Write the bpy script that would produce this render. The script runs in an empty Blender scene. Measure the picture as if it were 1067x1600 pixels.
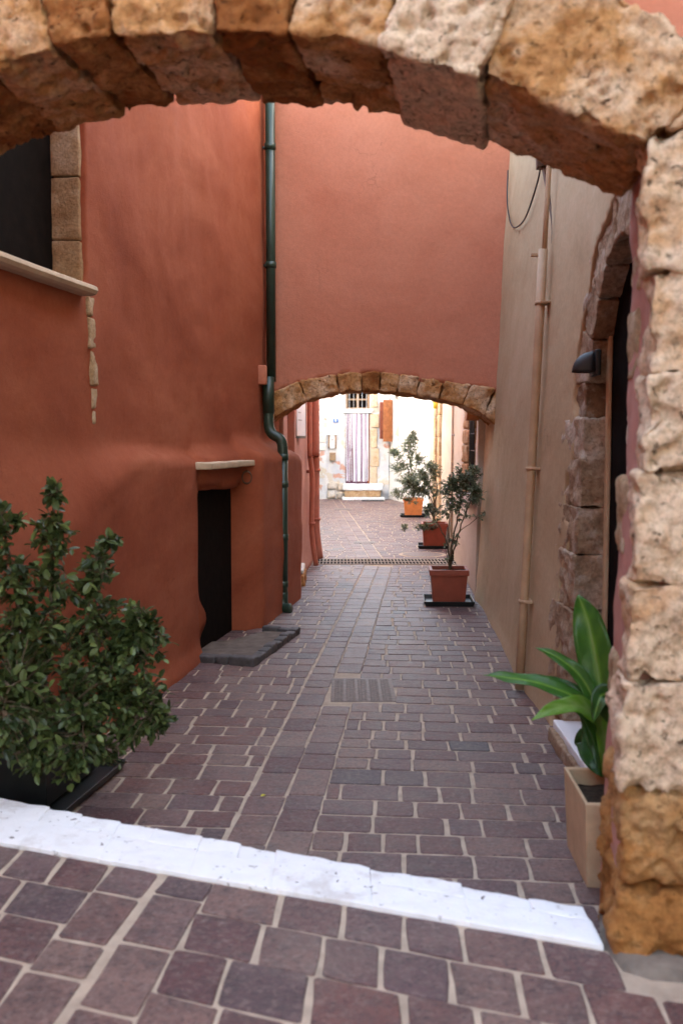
import bpy, bmesh, math, random
import numpy as np
from mathutils import Vector, Matrix, noise

random.seed(7)
R = math.radians
S = bpy.context.scene
COL = S.collection

# ------------------------------------------------------------------ camera, sky, sun, exposure
cam_d = bpy.data.cameras.new("camera")
cam = bpy.data.objects.new("camera", cam_d)
COL.objects.link(cam)
S.camera = cam
cam.location = (0, 0, 1.70)
cam.rotation_euler = (R(90 - 4.04), 0, 0)
cam_d.sensor_fit = 'VERTICAL'
cam_d.sensor_height = 36
cam_d.lens = 35
cam_d.clip_end = 600
cam_d.clip_start = 0.05
cam_d.dof.use_dof = True
cam_d.dof.focus_distance = 9.6
cam_d.dof.aperture_fstop = 2.6

SUN_DIR = Vector((0.90, 0.08, 0.41)).normalized()      # towards the sun
W = bpy.data.worlds.new("World")
S.world = W
W.use_nodes = True
wn = W.node_tree
wn.nodes.clear()
sky = wn.nodes.new("ShaderNodeTexSky")
sky.sky_type = 'NISHITA'
sky.sun_disc = False
sky.sun_elevation = math.asin(SUN_DIR.z)
sky.sun_rotation = math.atan2(SUN_DIR.x, SUN_DIR.y)
sky.air_density = 1.0
sky.dust_density = 2.6
sky.ozone_density = 0.6
bgn = wn.nodes.new("ShaderNodeBackground")
bgn.inputs["Strength"].default_value = 0.15
wo = wn.nodes.new("ShaderNodeOutputWorld")
wn.links.new(sky.outputs[0], bgn.inputs[0])
wn.links.new(bgn.outputs[0], wo.inputs[0])

sun_d = bpy.data.lights.new("sun", 'SUN')
sun_d.energy = 2.0
sun_d.angle = R(0.5)
sun_d.color = (1.0, 0.95, 0.88)
sun = bpy.data.objects.new("sun", sun_d)
COL.objects.link(sun)
sun.rotation_euler = SUN_DIR.to_track_quat('Z', 'Y').to_euler()

S.view_settings.view_transform = 'Standard'
S.view_settings.look = 'None'
S.view_settings.gamma = 1
S.view_settings.exposure = 4.15
S.view_settings.use_white_balance = True           # camera balanced for open shade
S.view_settings.white_balance_temperature = 8200
S.view_settings.white_balance_tint = 10
S.cycles.use_denoising = True
S.cycles.max_bounces = 10
S.cycles.diffuse_bounces = 3
S.cycles.caustics_reflective = False
S.cycles.caustics_refractive = False


# ------------------------------------------------------------------ helpers
def tag(o, label=None, cat=None, group=None, kind=None):
    if label: o["label"] = label
    if cat: o["category"] = cat
    if group: o["group"] = group
    if kind: o["kind"] = kind
    return o


def link(o, parent=None):
    COL.objects.link(o)
    if parent is not None:
        o.parent = parent
    return o


def empty(name, loc=(0, 0, 0), label=None, cat=None, group=None, kind=None):
    # parts carry world coordinates; the Empty stands at the base and parts are offset back
    o = bpy.data.objects.new(name, None)
    o.location = loc
    o.empty_display_size = 0.1
    COL.objects.link(o)
    tag(o, label, cat, group, kind)
    return o


def _parent_keep(o, parent):
    """vertices are in world space: cancel the parents' offset"""
    if parent is None:
        return
    o.parent = parent
    off = Vector((0, 0, 0))
    p = parent
    while p is not None:
        off += p.location
        p = p.parent
    o.location = -off


def mesh_obj(name, verts, faces, mat, parent=None, smooth=False, tint=None):
    me = bpy.data.meshes.new(name)
    me.from_pydata([tuple(v) for v in verts], [], faces)
    me.validate()
    me.update()
    return obj_from(name, me, mat, parent, smooth, tint)


def obj_from(name, me, mat, parent=None, smooth=False, tint=None):
    if mat is not None:
        me.materials.append(mat)
    if smooth:
        me.polygons.foreach_set("use_smooth", [True] * len(me.polygons))
    if tint is not None:
        a = me.attributes.new("tint", 'FLOAT', 'POINT')
        n = len(me.vertices)
        a.data.foreach_set("value", np.full(n, tint, dtype=np.float32) if np.isscalar(tint) else np.asarray(tint, dtype=np.float32))
    o = bpy.data.objects.new(name, me)
    COL.objects.link(o)
    _parent_keep(o, parent)
    return o


def bm_obj(name, bm, mat, parent=None, smooth=False, tint=None):
    bmesh.ops.recalc_face_normals(bm, faces=bm.faces[:])
    me = bpy.data.meshes.new(name)
    bm.to_mesh(me)
    bm.free()
    return obj_from(name, me, mat, parent, smooth, tint)


def fbm(p, sc, oc=4):
    return noise.fractal(Vector(p) * sc, 1.0, 2.0, oc)


def sstep(a, b, x):
    t = max(0.0, min(1.0, (x - a) / (b - a)))
    return t * t * (3 - 2 * t)


def interp(pts, x):
    if x <= pts[0][0]: 
        a, b = pts[0], pts[1]
        return a[1] + (b[1] - a[1]) * (x - a[0]) / (b[0] - a[0])
    for a, b in zip(pts, pts[1:]):
        if x <= b[0]:
            return a[1] + (b[1] - a[1]) * (x - a[0]) / (b[0] - a[0])
    a, b = pts[-2], pts[-1]
    return a[1] + (b[1] - a[1]) * (x - a[0]) / (b[0] - a[0])


def smooth_interp(pts, x):
    # Catmull-Rom style interpolation of a y(x) table
    n = len(pts)
    if x <= pts[0][0] or x >= pts[-1][0]:
        return interp(pts, x)
    for i in range(n - 1):
        if pts[i][0] <= x <= pts[i + 1][0]:
            x0, y0 = pts[i]; x1, y1 = pts[i + 1]
            m0 = (y1 - pts[i - 1][1]) / (x1 - pts[i - 1][0]) if i > 0 else (y1 - y0) / (x1 - x0)
            m1 = (pts[i + 2][1] - y0) / (pts[i + 2][0] - x0) if i < n - 2 else (y1 - y0) / (x1 - x0)
            h = x1 - x0; t = (x - x0) / h
            return ((2 * t**3 - 3 * t**2 + 1) * y0 + (t**3 - 2 * t**2 + t) * h * m0
                    + (-2 * t**3 + 3 * t**2) * y1 + (t**3 - t**2) * h * m1)


_GR = np.random.RandomState(3)
_PERM = np.concatenate([_GR.permutation(256)] * 3)
_G3 = _GR.normal(size=(256, 3)); _G3 /= np.linalg.norm(_G3, axis=1)[:, None]


def perlin(P):
    """gradient noise for an (n,3) array, about -0.7..0.7"""
    I = np.floor(P).astype(int); f = P - I
    I &= 255
    u = f * f * f * (f * (f * 6 - 15) + 10)
    out = 0
    for dx in (0, 1):
        for dy in (0, 1):
            for dz in (0, 1):
                h = _PERM[_PERM[_PERM[I[:, 0] + dx] + I[:, 1] + dy] + I[:, 2] + dz]
                g = _G3[h]
                d = g[:, 0] * (f[:, 0] - dx) + g[:, 1] * (f[:, 1] - dy) + g[:, 2] * (f[:, 2] - dz)
                w = (u[:, 0] if dx else 1 - u[:, 0]) * (u[:, 1] if dy else 1 - u[:, 1]) * (u[:, 2] if dz else 1 - u[:, 2])
                out = out + d * w
    return out


def pfbm(P, oc=4, gain=.5, lac=2.07, ridged=False):
    a = 1.0; out = 0
    for k in range(oc):
        n = perlin(P + k * 17.3)
        out = out + a * ((.35 - np.abs(n) * 1.4) if ridged else n)
        P = P * lac; a *= gain
    return out


def stone(name, c, mat, parent, res=0.03, rough=0.01, freq=7.0, rad=0.02, seed=0, tint=0.5, pit=0.0, oc=4):
    """rough block from 8 corners c[i][j][k] (i, j, k in 0/1)"""
    C = np.array([[[tuple(c[i][j][k]) for k in (0, 1)] for j in (0, 1)] for i in (0, 1)], dtype=float)
    half = [max(.004, np.linalg.norm(np.diff(C, axis=a), axis=-1).mean() / 2) for a in range(3)]
    half = np.array(half)
    r = min(rad, half.min() * .8)
    axs = []
    for h in half:
        n = max(1, int(round(2 * h / res)))
        rr = min(r, h * .9)
        inner = np.linspace(-(h - rr), h - rr, n + 1)
        axs.append(np.concatenate([[-h, -(h - rr * .45)], inner, [h - rr * .45, h]]))
    L = [len(a) for a in axs]
    idg = -np.ones(L, dtype=int)
    surf = np.zeros(L, dtype=bool)
    surf[0] = surf[-1] = True; surf[:, 0] = surf[:, -1] = True; surf[:, :, 0] = surf[:, :, -1] = True
    ii, jj, kk = np.nonzero(surf)
    idg[ii, jj, kk] = np.arange(len(ii))
    P = np.stack([axs[0][ii], axs[1][jj], axs[2][kk]], 1)
    q = np.clip(P, -(half - r), half - r)
    d = P - q
    ln = np.linalg.norm(d, axis=1)
    ln[ln < 1e-9] = 1
    P = q + d / ln[:, None] * r
    F = []
    def quads(a, flip):
        f = np.stack([a[:-1, :-1], a[1:, :-1], a[1:, 1:], a[:-1, 1:]], -1).reshape(-1, 4)
        F.append(f[:, ::-1] if flip else f)
    quads(idg[:, :, 0], True); quads(idg[:, :, -1], False)
    quads(idg[:, 0, :], False); quads(idg[:, -1, :], True)
    quads(idg[0, :, :], True); quads(idg[-1, :, :], False)
    F = np.concatenate(F)
    t = (P / half + 1) / 2
    O = 0
    for i in (0, 1):
        for j in (0, 1):
            for k in (0, 1):
                w = (t[:, 0] if i else 1 - t[:, 0]) * (t[:, 1] if j else 1 - t[:, 1]) * (t[:, 2] if k else 1 - t[:, 2])
                O = O + w[:, None] * C[i, j, k]
    me = bpy.data.meshes.new(name)
    me.from_pydata(O.tolist(), [], F.tolist())
    me.update()
    if rough > 0:
        N = np.zeros(len(O) * 3)
        me.vertex_normals.foreach_get("vector", N)
        N = N.reshape(-1, 3)
        Q = O + np.array([seed * 3.17, seed * 1.31, seed * 7.7])
        dd = pfbm(Q * freq, oc) * rough * 1.6
        if pit > 0:
            cc = pfbm(Q * freq * 2.2, 2, .5)
            msk = np.clip(perlin(Q * freq * .55) * 3 + .7, 0, 1)
            dd = dd - pit * np.clip((-cc - .12) / .25, 0, 1) * msk * 1.5
            st_ = rough * .55
            tt = dd / st_; fr = tt - np.floor(tt)
            dd = dd * .45 + .55 * st_ * (np.floor(tt) + np.clip((fr - .35) / .3, 0, 1))
            dd = dd + pit * .35 * pfbm(Q * freq * 4.3, 3, .6, ridged=True) + pit * .5 * pfbm(Q * freq * 1.7 + 31.0, 3)
        O = O + N * dd[:, None]
        me.vertices.foreach_set("co", O.ravel())
    me.update()
    return obj_from(name, me, mat, parent, True, tint)


def boxc(x0, x1, y0, y1, z0, z1):
    return [[[(x, y, z) for z in (z0, z1)] for y in (y0, y1)] for x in (x0, x1)]


def rot_corners(c, ang, piv):
    m = Matrix.Rotation(ang, 3, 'Z')
    pv = Vector(piv)
    return [[[m @ (Vector(c[i][j][k]) - pv) + pv for k in (0, 1)] for j in (0, 1)] for i in (0, 1)]


def slab(name, c, mat, parent=None, rad=0.006, tint=None, rough=0.0, res=0.3, seed=0):
    return stone(name, c, mat, parent, res=res, rough=rough, rad=rad, seed=seed, tint=tint if tint is not None else 0.5)


def path_pts(pts, n=8):
    """Catmull-Rom through 3-D points"""
    P = [Vector(p) for p in pts]
    if len(P) < 3:
        return P
    out = []
    for i in range(len(P) - 1):
        p0 = P[i - 1] if i else P[0] * 2 - P[1]
        p1, p2 = P[i], P[i + 1]
        p3 = P[i + 2] if i + 2 < len(P) else P[-1] * 2 - P[-2]
        for k in range(n):
            t = k / n
            out.append(0.5 * ((2 * p1) + (-p0 + p2) * t + (2 * p0 - 5 * p1 + 4 * p2 - p3) * t * t + (-p0 + 3 * p1 - 3 * p2 + p3) * t**3))
    out.append(P[-1])
    return out


def tube_geo(pts, radii, seg=10, V=None, Fc=None, cap=True):
    V = [] if V is None else V
    Fc = [] if Fc is None else Fc
    n = len(pts)
    base = len(V)
    up = Vector((0.13, 0.21, 0.97)).normalized()
    prev = None
    for i in range(n):
        t = (pts[min(i + 1, n - 1)] - pts[max(i - 1, 0)])
        t = t.normalized() if t.length > 1e-9 else Vector((0, 0, 1))
        a = prev if prev is not None else t.cross(Vector((1, 0, 0)) if abs(t.x) < 0.9 else Vector((0, 1, 0)))
        a = (a - t * a.dot(t)).normalized()
        prev = a
        b = t.cross(a)
        r = radii[i] if hasattr(radii, '__len__') else radii
        for s in range(seg):
            th = 2 * math.pi * s / seg
            V.append(pts[i] + (a * math.cos(th) + b * math.sin(th)) * r)
    for i in range(n - 1):
        for s in range(seg):
            s2 = (s + 1) % seg
            Fc.append((base + i * seg + s, base + i * seg + s2, base + (i + 1) * seg + s2, base + (i + 1) * seg + s))
    if cap:
        Fc.append(tuple(base + s for s in range(seg))[::-1])
        Fc.append(tuple(base + (n - 1) * seg + s for s in range(seg)))
    return V, Fc


def tube(name, pts, r, mat, parent=None, seg=12):
    V, Fc = tube_geo([Vector(p) for p in pts], r, seg)
    return mesh_obj(name, V, Fc, mat, parent, True)


def build_wall(name, pos, inward, ar, tr, res, hole, mat, parent, thick=0.6, back_sheet=False, hole_depth=0.1, smooth_it=3, back_to=None):
    """plaster wall as a curved sheet with real openings; hole(a,t)->bool; the rim of every opening is turned inwards"""
    na = max(2, int(round((ar[1] - ar[0]) / res)))
    nt = max(2, int(round((tr[1] - tr[0]) / res)))
    bm = bmesh.new()
    grid = []
    for i in range(na + 1):
        a = ar[0] + (ar[1] - ar[0]) * i / na
        grid.append([bm.verts.new(pos(a, tr[0] + (tr[1] - tr[0]) * j / nt)) for j in range(nt + 1)])
    for i in range(na):
        for j in range(nt):
            a = ar[0] + (ar[1] - ar[0]) * (i + .5) / na
            t = tr[0] + (tr[1] - tr[0]) * (j + .5) / nt
            if hole and hole(a, t):
                continue
            bm.faces.new((grid[i][j], grid[i + 1][j], grid[i + 1][j + 1], grid[i][j + 1]))
    outer = set()
    for i in range(na + 1):
        outer.add(grid[i][0]); outer.add(grid[i][nt])
    for j in range(nt + 1):
        outer.add(grid[0][j]); outer.add(grid[na][j])
    for v in [v for v in bm.verts if not v.link_faces]:
        outer.discard(v)
        bm.verts.remove(v)
    inv = Vector(inward)
    # smooth the stair-stepped rims
    bedges = [e for e in bm.edges if e.is_boundary]
    nb = {}
    for e in bedges:
        for v in e.verts:
            nb.setdefault(v, []).append(e.other_vert(v))
    rim = [v for v in nb if v not in outer]
    for _ in range(smooth_it):
        new = {v: v.co * 0.4 + sum((w.co for w in nb[v]), Vector()) * (0.6 / len(nb[v])) for v in rim}
        for v, c in new.items():
            v.co = c
    rim_edges = [e for e in bedges if not (e.verts[0] in outer and e.verts[1] in outer)]
    out_edges = [e for e in bedges if e.verts[0] in outer and e.verts[1] in outer]
    if back_sheet:
        r = bmesh.ops.extrude_face_region(bm, geom=bm.faces[:])
        for g in r["geom"]:
            if isinstance(g, bmesh.types.BMVert):
                g.co = g.co + inv * thick
    else:
        if rim_edges:
            r = bmesh.ops.extrude_edge_only(bm, edges=rim_edges)
            for g in r["geom"]:
                if isinstance(g, bmesh.types.BMVert):
                    g.co = g.co + inv * hole_depth
        r = bmesh.ops.extrude_edge_only(bm, edges=out_edges)
        vs = [g for g in r["geom"] if isinstance(g, bmesh.types.BMVert)]
        for v in vs:
            if back_to is not None:
                ax, val = back_to
                v.co[ax] = val
            else:
                v.co = v.co + inv * thick
        # close the back
        es = [g for g in r["geom"] if isinstance(g, bmesh.types.BMEdge) and g.is_boundary]
        try:
            bmesh.ops.contextual_create(bm, geom=es)
        except Exception:
            pass
    return bm_obj(name, bm, mat, parent, True)


# ------------------------------------------------------------------ materials
class M:
    def __init__(self, name):
        self.m = bpy.data.materials.new(name)
        self.m.use_nodes = True
        self.nt = self.m.node_tree
        self.b = self.nt.nodes["Principled BSDF"]
        self.out = self.nt.nodes["Material Output"]
        self._p = None

    def n(self, t, **kw):
        nd = self.nt.nodes.new(t)
        for k, v in kw.items():
            if k.startswith("i_"):
                nd.inputs[k[2:].replace("_", " ")].default_value = v
            else:
                setattr(nd, k, v)
        return nd

    def l(self, a, b):
        self.nt.links.new(a, b)

    def pos(self, sc=(1, 1, 1), off=(0, 0, 0)):
        g = self.n("ShaderNodeNewGeometry")
        mp = self.n("ShaderNodeMapping")
        mp.inputs["Scale"].default_value = sc
        mp.inputs["Location"].default_value = off
        self.l(g.outputs["Position"], mp.inputs[0])
        return mp.outputs[0]

    def noise(self, scale, detail=4, rough=.55, vec=None, dist=0.0):
        nd = self.n("ShaderNodeTexNoise")
        nd.inputs["Scale"].default_value = scale
        nd.inputs["Detail"].default_value = detail
        nd.inputs["Roughness"].default_value = rough
        nd.inputs["Distortion"].default_value = dist
        if vec is None:
            vec = self.pos()
        self.l(vec, nd.inputs["Vector"])
        return nd.outputs["Fac"]

    def voro(self, scale, vec=None, feature='F1'):
        nd = self.n("ShaderNodeTexVoronoi")
        nd.feature = feature
        nd.inputs["Scale"].default_value = scale
        if vec is None:
            vec = self.pos()
        self.l(vec, nd.inputs["Vector"])
        return nd.outputs["Distance"]

    def ramp(self, fac, stops, interp='LINEAR'):
        nd = self.n("ShaderNodeValToRGB")
        cr = nd.color_ramp
        cr.interpolation = interp
        while len(cr.elements) < len(stops):
            cr.elements.new(0.5)
        for e, (p, c) in zip(cr.elements, stops):
            e.position = p
            e.color = (c, c, c, 1) if not hasattr(c, '__len__') else (c[0], c[1], c[2], 1)
        self.l(fac, nd.inputs[0])
        return nd.outputs["Color"]

    def mix(self, fac, a, b, mode='MIX'):
        nd = self.n("ShaderNodeMix", data_type='RGBA', blend_type=mode)
        for sock, v in ((nd.inputs["Factor"], fac), (nd.inputs["A"], a), (nd.inputs["B"], b)):
            pass
        f = nd.inputs[0]; A = nd.inputs[6]; B = nd.inputs[7]
        for s, v in ((f, fac), (A, a), (B, b)):
            if hasattr(v, 'links') or isinstance(v, bpy.types.NodeSocket):
                self.l(v, s)
            elif hasattr(v, '__len__'):
                s.default_value = (v[0], v[1], v[2], 1)
            else:
                s.default_value = v
        return nd.outputs[2]

    def math(self, op, a, b=0.5):
        nd = self.n("ShaderNodeMath", operation=op)
        for s, v in ((nd.inputs[0], a), (nd.inputs[1], b)):
            if isinstance(v, bpy.types.NodeSocket):
                self.l(v, s)
            else:
                s.default_value = v
        return nd.outputs[0]

    def attr(self, name):
        nd = self.n("ShaderNodeAttribute", attribute_name=name)
        return nd.outputs["Fac"]

    def bump(self, h, strength=.5, dist=.01):
        nd = self.n("ShaderNodeBump")
        nd.inputs["Strength"].default_value = strength
        nd.inputs["Distance"].default_value = dist
        self.l(h, nd.inputs["Height"])
        if self._p is not None:
            self.l(self._p, nd.inputs["Normal"])
        self._p = nd.outputs[0]
        self.l(self._p, self.b.inputs["Normal"])

    def color(self, v):
        if isinstance(v, bpy.types.NodeSocket):
            self.l(v, self.b.inputs["Base Color"])
        else:
            self.b.inputs["Base Color"].default_value = (v[0], v[1], v[2], 1)

    def rough(self, v):
        if isinstance(v, bpy.types.NodeSocket):
            self.l(v, self.b.inputs["Roughness"])
        else:
            self.b.inputs["Roughness"].default_value = v

    def spec(self, v):
        self.b.inputs["Specular IOR Level"].default_value = v


def plaster(name, c1, c2, c3, streak=False, bump=.35, blot=1.3):
    m = M(name)
    big = m.noise(blot, 6, .66, vec=m.pos((1, .42, 1)), dist=.5)
    col = m.ramp(big, [(.28, c1), (.5, c2), (.74, c3)])
    fine = m.noise(26, 5, .7)
    col = m.mix(m.ramp(fine, [(.3, 0.0), (.75, 1.0)]), m.mix(.16, col, (0, 0, 0), 'MIX'), col)
    if streak:
        st = m.noise(5, 4, .6, vec=m.pos((1.6, 1.6, .12)))
        col = m.mix(m.ramp(st, [(.45, 0.0), (.75, .28)]), col, tuple(min(1, x * 1.45 + .03) for x in c2))
    speck = m.voro(55)
    col = m.mix(m.ramp(speck, [(.03, .35), (.07, 0.0)]), col, tuple(x * .5 for x in c1))
    ck = m.n("ShaderNodeTexVoronoi", feature='DISTANCE_TO_EDGE')
    ck.inputs["Scale"].default_value = 1.5
    wob = m.n("ShaderNodeVectorMath", operation='MULTIPLY_ADD')
    wn_ = m.n("ShaderNodeTexNoise")
    wn_.inputs["Scale"].default_value = 2.5
    wn_.inputs["Detail"].default_value = 6
    m.l(m.pos((1, .6, 1)), wn_.inputs["Vector"])
    m.l(wn_.outputs["Color"], wob.inputs[0])
    wob.inputs[1].default_value = (.8, .8, .8)
    m.l(m.pos((1, .6, 1)), wob.inputs[2])
    m.l(wob.outputs[0], ck.inputs["Vector"])
    crack = m.math('MULTIPLY', m.ramp(ck.outputs["Distance"], [(.0, 1.0), (.007, 0.0)]), m.ramp(m.noise(1.1, 3, .6, vec=m.pos((1, 1, 1), (9, 3, 2))), [(.55, 0.0), (.63, .32)]))
    col = m.mix(crack, col, tuple(x * .35 for x in c1))
    m.color(col)
    m.rough(.92)
    m.spec(.25)
    m.bump(m.math('MULTIPLY', crack, -1.0), .4, .006)
    m.bump(m.noise(3.2, 4, .55), .35 * bump / .35, .03)
    m.bump(m.noise(75, 5, .75), .55 * bump / .35, .006)
    return m.m


def sandstone(name, dark, mid, light, pits=1.0, scale=1.0, white=0.0):
    m = M(name)
    t = m.attr("tint")
    n1 = m.noise(4.5 * scale, 6, .65, dist=.3)
    f = m.math('ADD', m.math('MULTIPLY', n1, 1.1), m.math('MULTIPLY', m.math('SUBTRACT', t, .5), .75))
    col = m.ramp(f, [(.3, dark), (.52, mid), (.78, light)])
    n2 = m.noise(38 * scale, 5, .75)
    col = m.mix(m.ramp(n2, [(.32, .55), (.56, 0.0)]), col, tuple(x * .42 for x in dark))
    if white:
        n3 = m.noise(7, 5, .7, vec=m.pos((1, 1, 1), (3, 7, 1)))
        col = m.mix(m.ramp(n3, [(.52, 0.0), (.7, white)]), col, (.8, .72, .63))
    v = m.noise(34 * scale, 3, .6, vec=m.pos((1, 1, 1.25), (4, 1, 9)), dist=.6)
    pitm = m.ramp(v, [(.30, 1.0), (.40, 0.0)])
    msk = m.ramp(m.noise(5 * scale, 4, .65), [(.36, 0.0), (.52, 1.0)])
    pitf = m.math('MULTIPLY', m.math('MULTIPLY', pitm, msk), .8 * pits)
    col = m.mix(pitf, col, tuple(x * .16 for x in dark))
    m.color(col)
    m.rough(.93)
    m.spec(.2)
    m.bump(m.noise(14 * scale, 6, .7), .7, .03)
    m.bump(m.noise(60 * scale, 6, .8), .85, .011)
    m.bump(m.math('MULTIPLY', pitf, -1.0), .8 * pits, .02)
    return m.m


def simple(name, c, rough=.6, spec=.4, var=.15, nscale=14, bump=.1, bscale=60, metallic=0.0):
    m = M(name)
    n = m.noise(nscale, 4, .6)
    m.color(m.mix(m.ramp(n, [(.3, 0.0), (.75, 1.0)]), tuple(x * (1 - var) for x in c), tuple(min(1, x * (1 + var)) for x in c)))
    m.rough(rough)
    m.spec(spec)
    m.b.inputs["Metallic"].default_value = metallic
    if bump:
        m.bump(m.noise(bscale, 3, .6), bump, .005)
    return m.m


def paver_mat():
    m = M("purple_stone_paver")
    t = m.attr("tint")
    col = m.ramp(t, [(0, (.068, .059, .070)), (.13, (.185, .078, .066)), (.26, (.115, .050, .052)), (.40, (.215, .118, .098)), (.54, (.135, .076, .078)),
                     (.68, (.16, .085, .082)), (.84, (.235, .14, .115)), (1, (.105, .045, .050))])
    n = m.noise(11, 7, .74, dist=.3)
    col = m.mix(m.ramp(n, [(.32, .75), (.56, 0.0)]), col, (.05, .034, .037))
    n2 = m.noise(42, 6, .8)
    col = m.mix(m.ramp(n2, [(.50, 0.0), (.70, .7)]), col, (.31, .22, .19))
    n5 = m.noise(58, 4, .75)
    col = m.mix(m.ramp(n5, [(.32, .85), (.48, 0.0)]), col, (.035, .025, .028))
    n4 = m.noise(1.7, 5, .65)
    col = m.mix(m.ramp(n4, [(.5, 0.0), (.75, .25)]), col, (.34, .265, .215))
    m.color(col)
    m.rough(m.ramp(n, [(.3, .40), (.7, .62)]))
    m.spec(.34)
    m.bump(m.noise(16, 6, .68), .7, .02)
    m.bump(n2, .45, .006)
    return m.m


def leaf_mat(name, c1, c2, rough=.42, trans=.25):
    m = M(name)
    t = m.attr("tint")
    col = m.ramp(t, [(0, c1), (.7, tuple((a + b) / 2 for a, b in zip(c1, c2))), (1, c2)])
    m.color(col)
    m.rough(rough)
    m.spec(.45)
    tr = m.n("ShaderNodeBsdfTranslucent")
    m.l(col, tr.inputs["Color"])
    mx = m.n("ShaderNodeMixShader")
    mx.inputs[0].default_value = trans
    m.l(m.b.outputs[0], mx.inputs[1])
    m.l(tr.outputs[0], mx.inputs[2])
    m.l(mx.outputs[0], m.out.inputs["Surface"])
    return m.m


MAT = {}
MAT['red'] = plaster("red_ochre_plaster", (.28, .060, .027), (.36, .090, .043), (.45, .135, .071))
MAT['pink'] = plaster("salmon_plaster", (.53, .168, .098), (.59, .208, .125), (.64, .245, .155), blot=.8)
MAT['tan'] = plaster("tan_plaster", (.47, .315, .18), (.56, .395, .24), (.64, .47, .305), blot=.9)
MAT['rose'] = plaster("rose_plaster", (.46, .19, .14), (.53, .24, .185), (.60, .32, .25))
MAT['blush'] = plaster("blush_plaster", (.54, .40, .31), (.63, .50, .40), (.70, .58, .49))
MAT['stone'] = sandstone("porous_limestone", (.33, .112, .032), (.62, .30, .12), (.86, .615, .425))
MAT['stone_base'] = sandstone("orange_sandstone", (.30, .11, .03), (.50, .21, .065), (.62, .36, .17), pits=.7)
MAT['stone_soffit'] = MAT['stone']
MAT['stone_fine'] = sandstone("pale_limestone", (.42, .24, .12), (.58, .38, .22), (.72, .56, .40), pits=.35, scale=1.5)
MAT['stone_white'] = sandstone("whitewashed_stone", (.55, .45, .35), (.72, .64, .55), (.84, .80, .75), pits=.4, scale=1.2, white=.6)
MAT['stone_dirty'] = sandstone("weathered_doorway_stone", (.30, .17, .10), (.48, .32, .205), (.63, .50, .38), pits=.5, white=.5)
MAT['paver'] = paver_mat()
MAT['mortar'] = simple("sandy_mortar", (.47, .365, .28), .95, .2, .22, 9, .6, 90)
MAT['cement'] = simple("grey_cement", (.36, .29, .235), .95, .2, .25, 12, .6, 60)
MAT['green_pvc'] = simple("dark_green_pipe", (.018, .042, .028), .38, .5, .25, 8, .05)
MAT['tan_pvc'] = simple("tan_painted_pipe", (.50, .325, .20), .55, .4, .12, 10, .08)
MAT['rose_pvc'] = simple("rose_painted_pipe", (.46, .16, .11), .55, .4, .15, 10, .08)
MAT['black_iron'] = simple("black_iron", (.015, .015, .016), .5, .5, .3, 20, .1)
MAT['brown_iron'] = simple("brown_iron", (.10, .045, .025), .7, .4, .4, 20, .2)
MAT['rust_iron'] = simple("rusty_cast_iron", (.20, .145, .125), .6, .4, .35, 30, .3)
MAT['black_plastic'] = simple("black_plastic", (.012, .014, .014), .42, .45, .3, 10, .1)
MAT['terracotta_plastic'] = simple("terracotta_plastic", (.30, .060, .032), .5, .4, .18, 9, .12, 30)
MAT['orange_terracotta'] = simple("orange_terracotta", (.55, .17, .05), .6, .4, .2, 9, .12, 30)
MAT['soil'] = simple("potting_soil", (.06, .04, .028), 1.0, .1, .5, 60, .9, 60)
MAT['marble'] = simple("white_marble", (.78, .76, .76), .45, .4, .06, 7, .15, 50)
MAT['slab'] = simple("pale_stone_slab", (.56, .43, .31), .8, .3, .15, 10, .3)
MAT['dark'] = simple("unlit_opening_black", (.009, .006, .005), .95, .08, .4, 12, .2)  # shade of unlit interiors and slots put into the colour
MAT['dark_stone'] = simple("dark_edging_stone", (.085, .072, .072), .7, .4, .4, 16, .5, 40)
MAT['planter_tan'] = simple("tan_fibre_planter", (.58, .39, .235), .8, .3, .12, 12, .25, 40)
MAT['wood'] = simple("orange_brown_wood", (.40, .13, .045), .6, .4, .3, 9, .3)
MAT['wood_dark'] = simple("red_brown_wood", (.24, .058, .030), .65, .4, .3, 9, .3)
MAT['wood_pale'] = simple("weathered_window_wood", (.30, .19, .12), .8, .3, .3, 12, .3)
MAT['bark'] = simple("grey_brown_bark", (.13, .09, .06), .9, .2, .4, 30, .5)
MAT['paper'] = simple("white_paper", (.78, .78, .82), .6, .4, .05, 8, 0)
MAT['grey_metal'] = simple("galvanised_metal", (.40, .40, .42), .5, .5, .2, 10, .1)
MAT['blue'] = simple("blue_enamel", (.02, .13, .42), .3, .5, .1, 8, 0)
MAT['white_enamel'] = simple("white_enamel", (.82, .82, .82), .35, .5, .03, 8, 0)
MAT['curtain_white'] = simple("white_ribbon", (.80, .77, .82), .7, .3, .06, 5, 0)
MAT['curtain_lilac'] = simple("lilac_ribbon", (.50, .40, .54), .7, .3, .12, 5, 0)
MAT['curtain_plum'] = simple("plum_ribbon", (.20, .075, .11), .75, .3, .15, 5, 0)
MAT['mat'] = simple("dark_doormat", (.055, .055, .06), 1, .1, .4, 50, .8, 90)
MAT['leaf_dark'] = leaf_mat("dark_shrub_leaf", (.026, .044, .015), (.20, .26, .08))
MAT['leaf_olive'] = leaf_mat("grey_green_leaf", (.10, .13, .07), (.42, .46, .33), .5, .35)
MAT['leaf_big'] = None
MAT['brass'] = simple("dull_brass", (.30, .19, .07), .5, .5, .3, 20, .1, metallic=.6)


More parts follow.
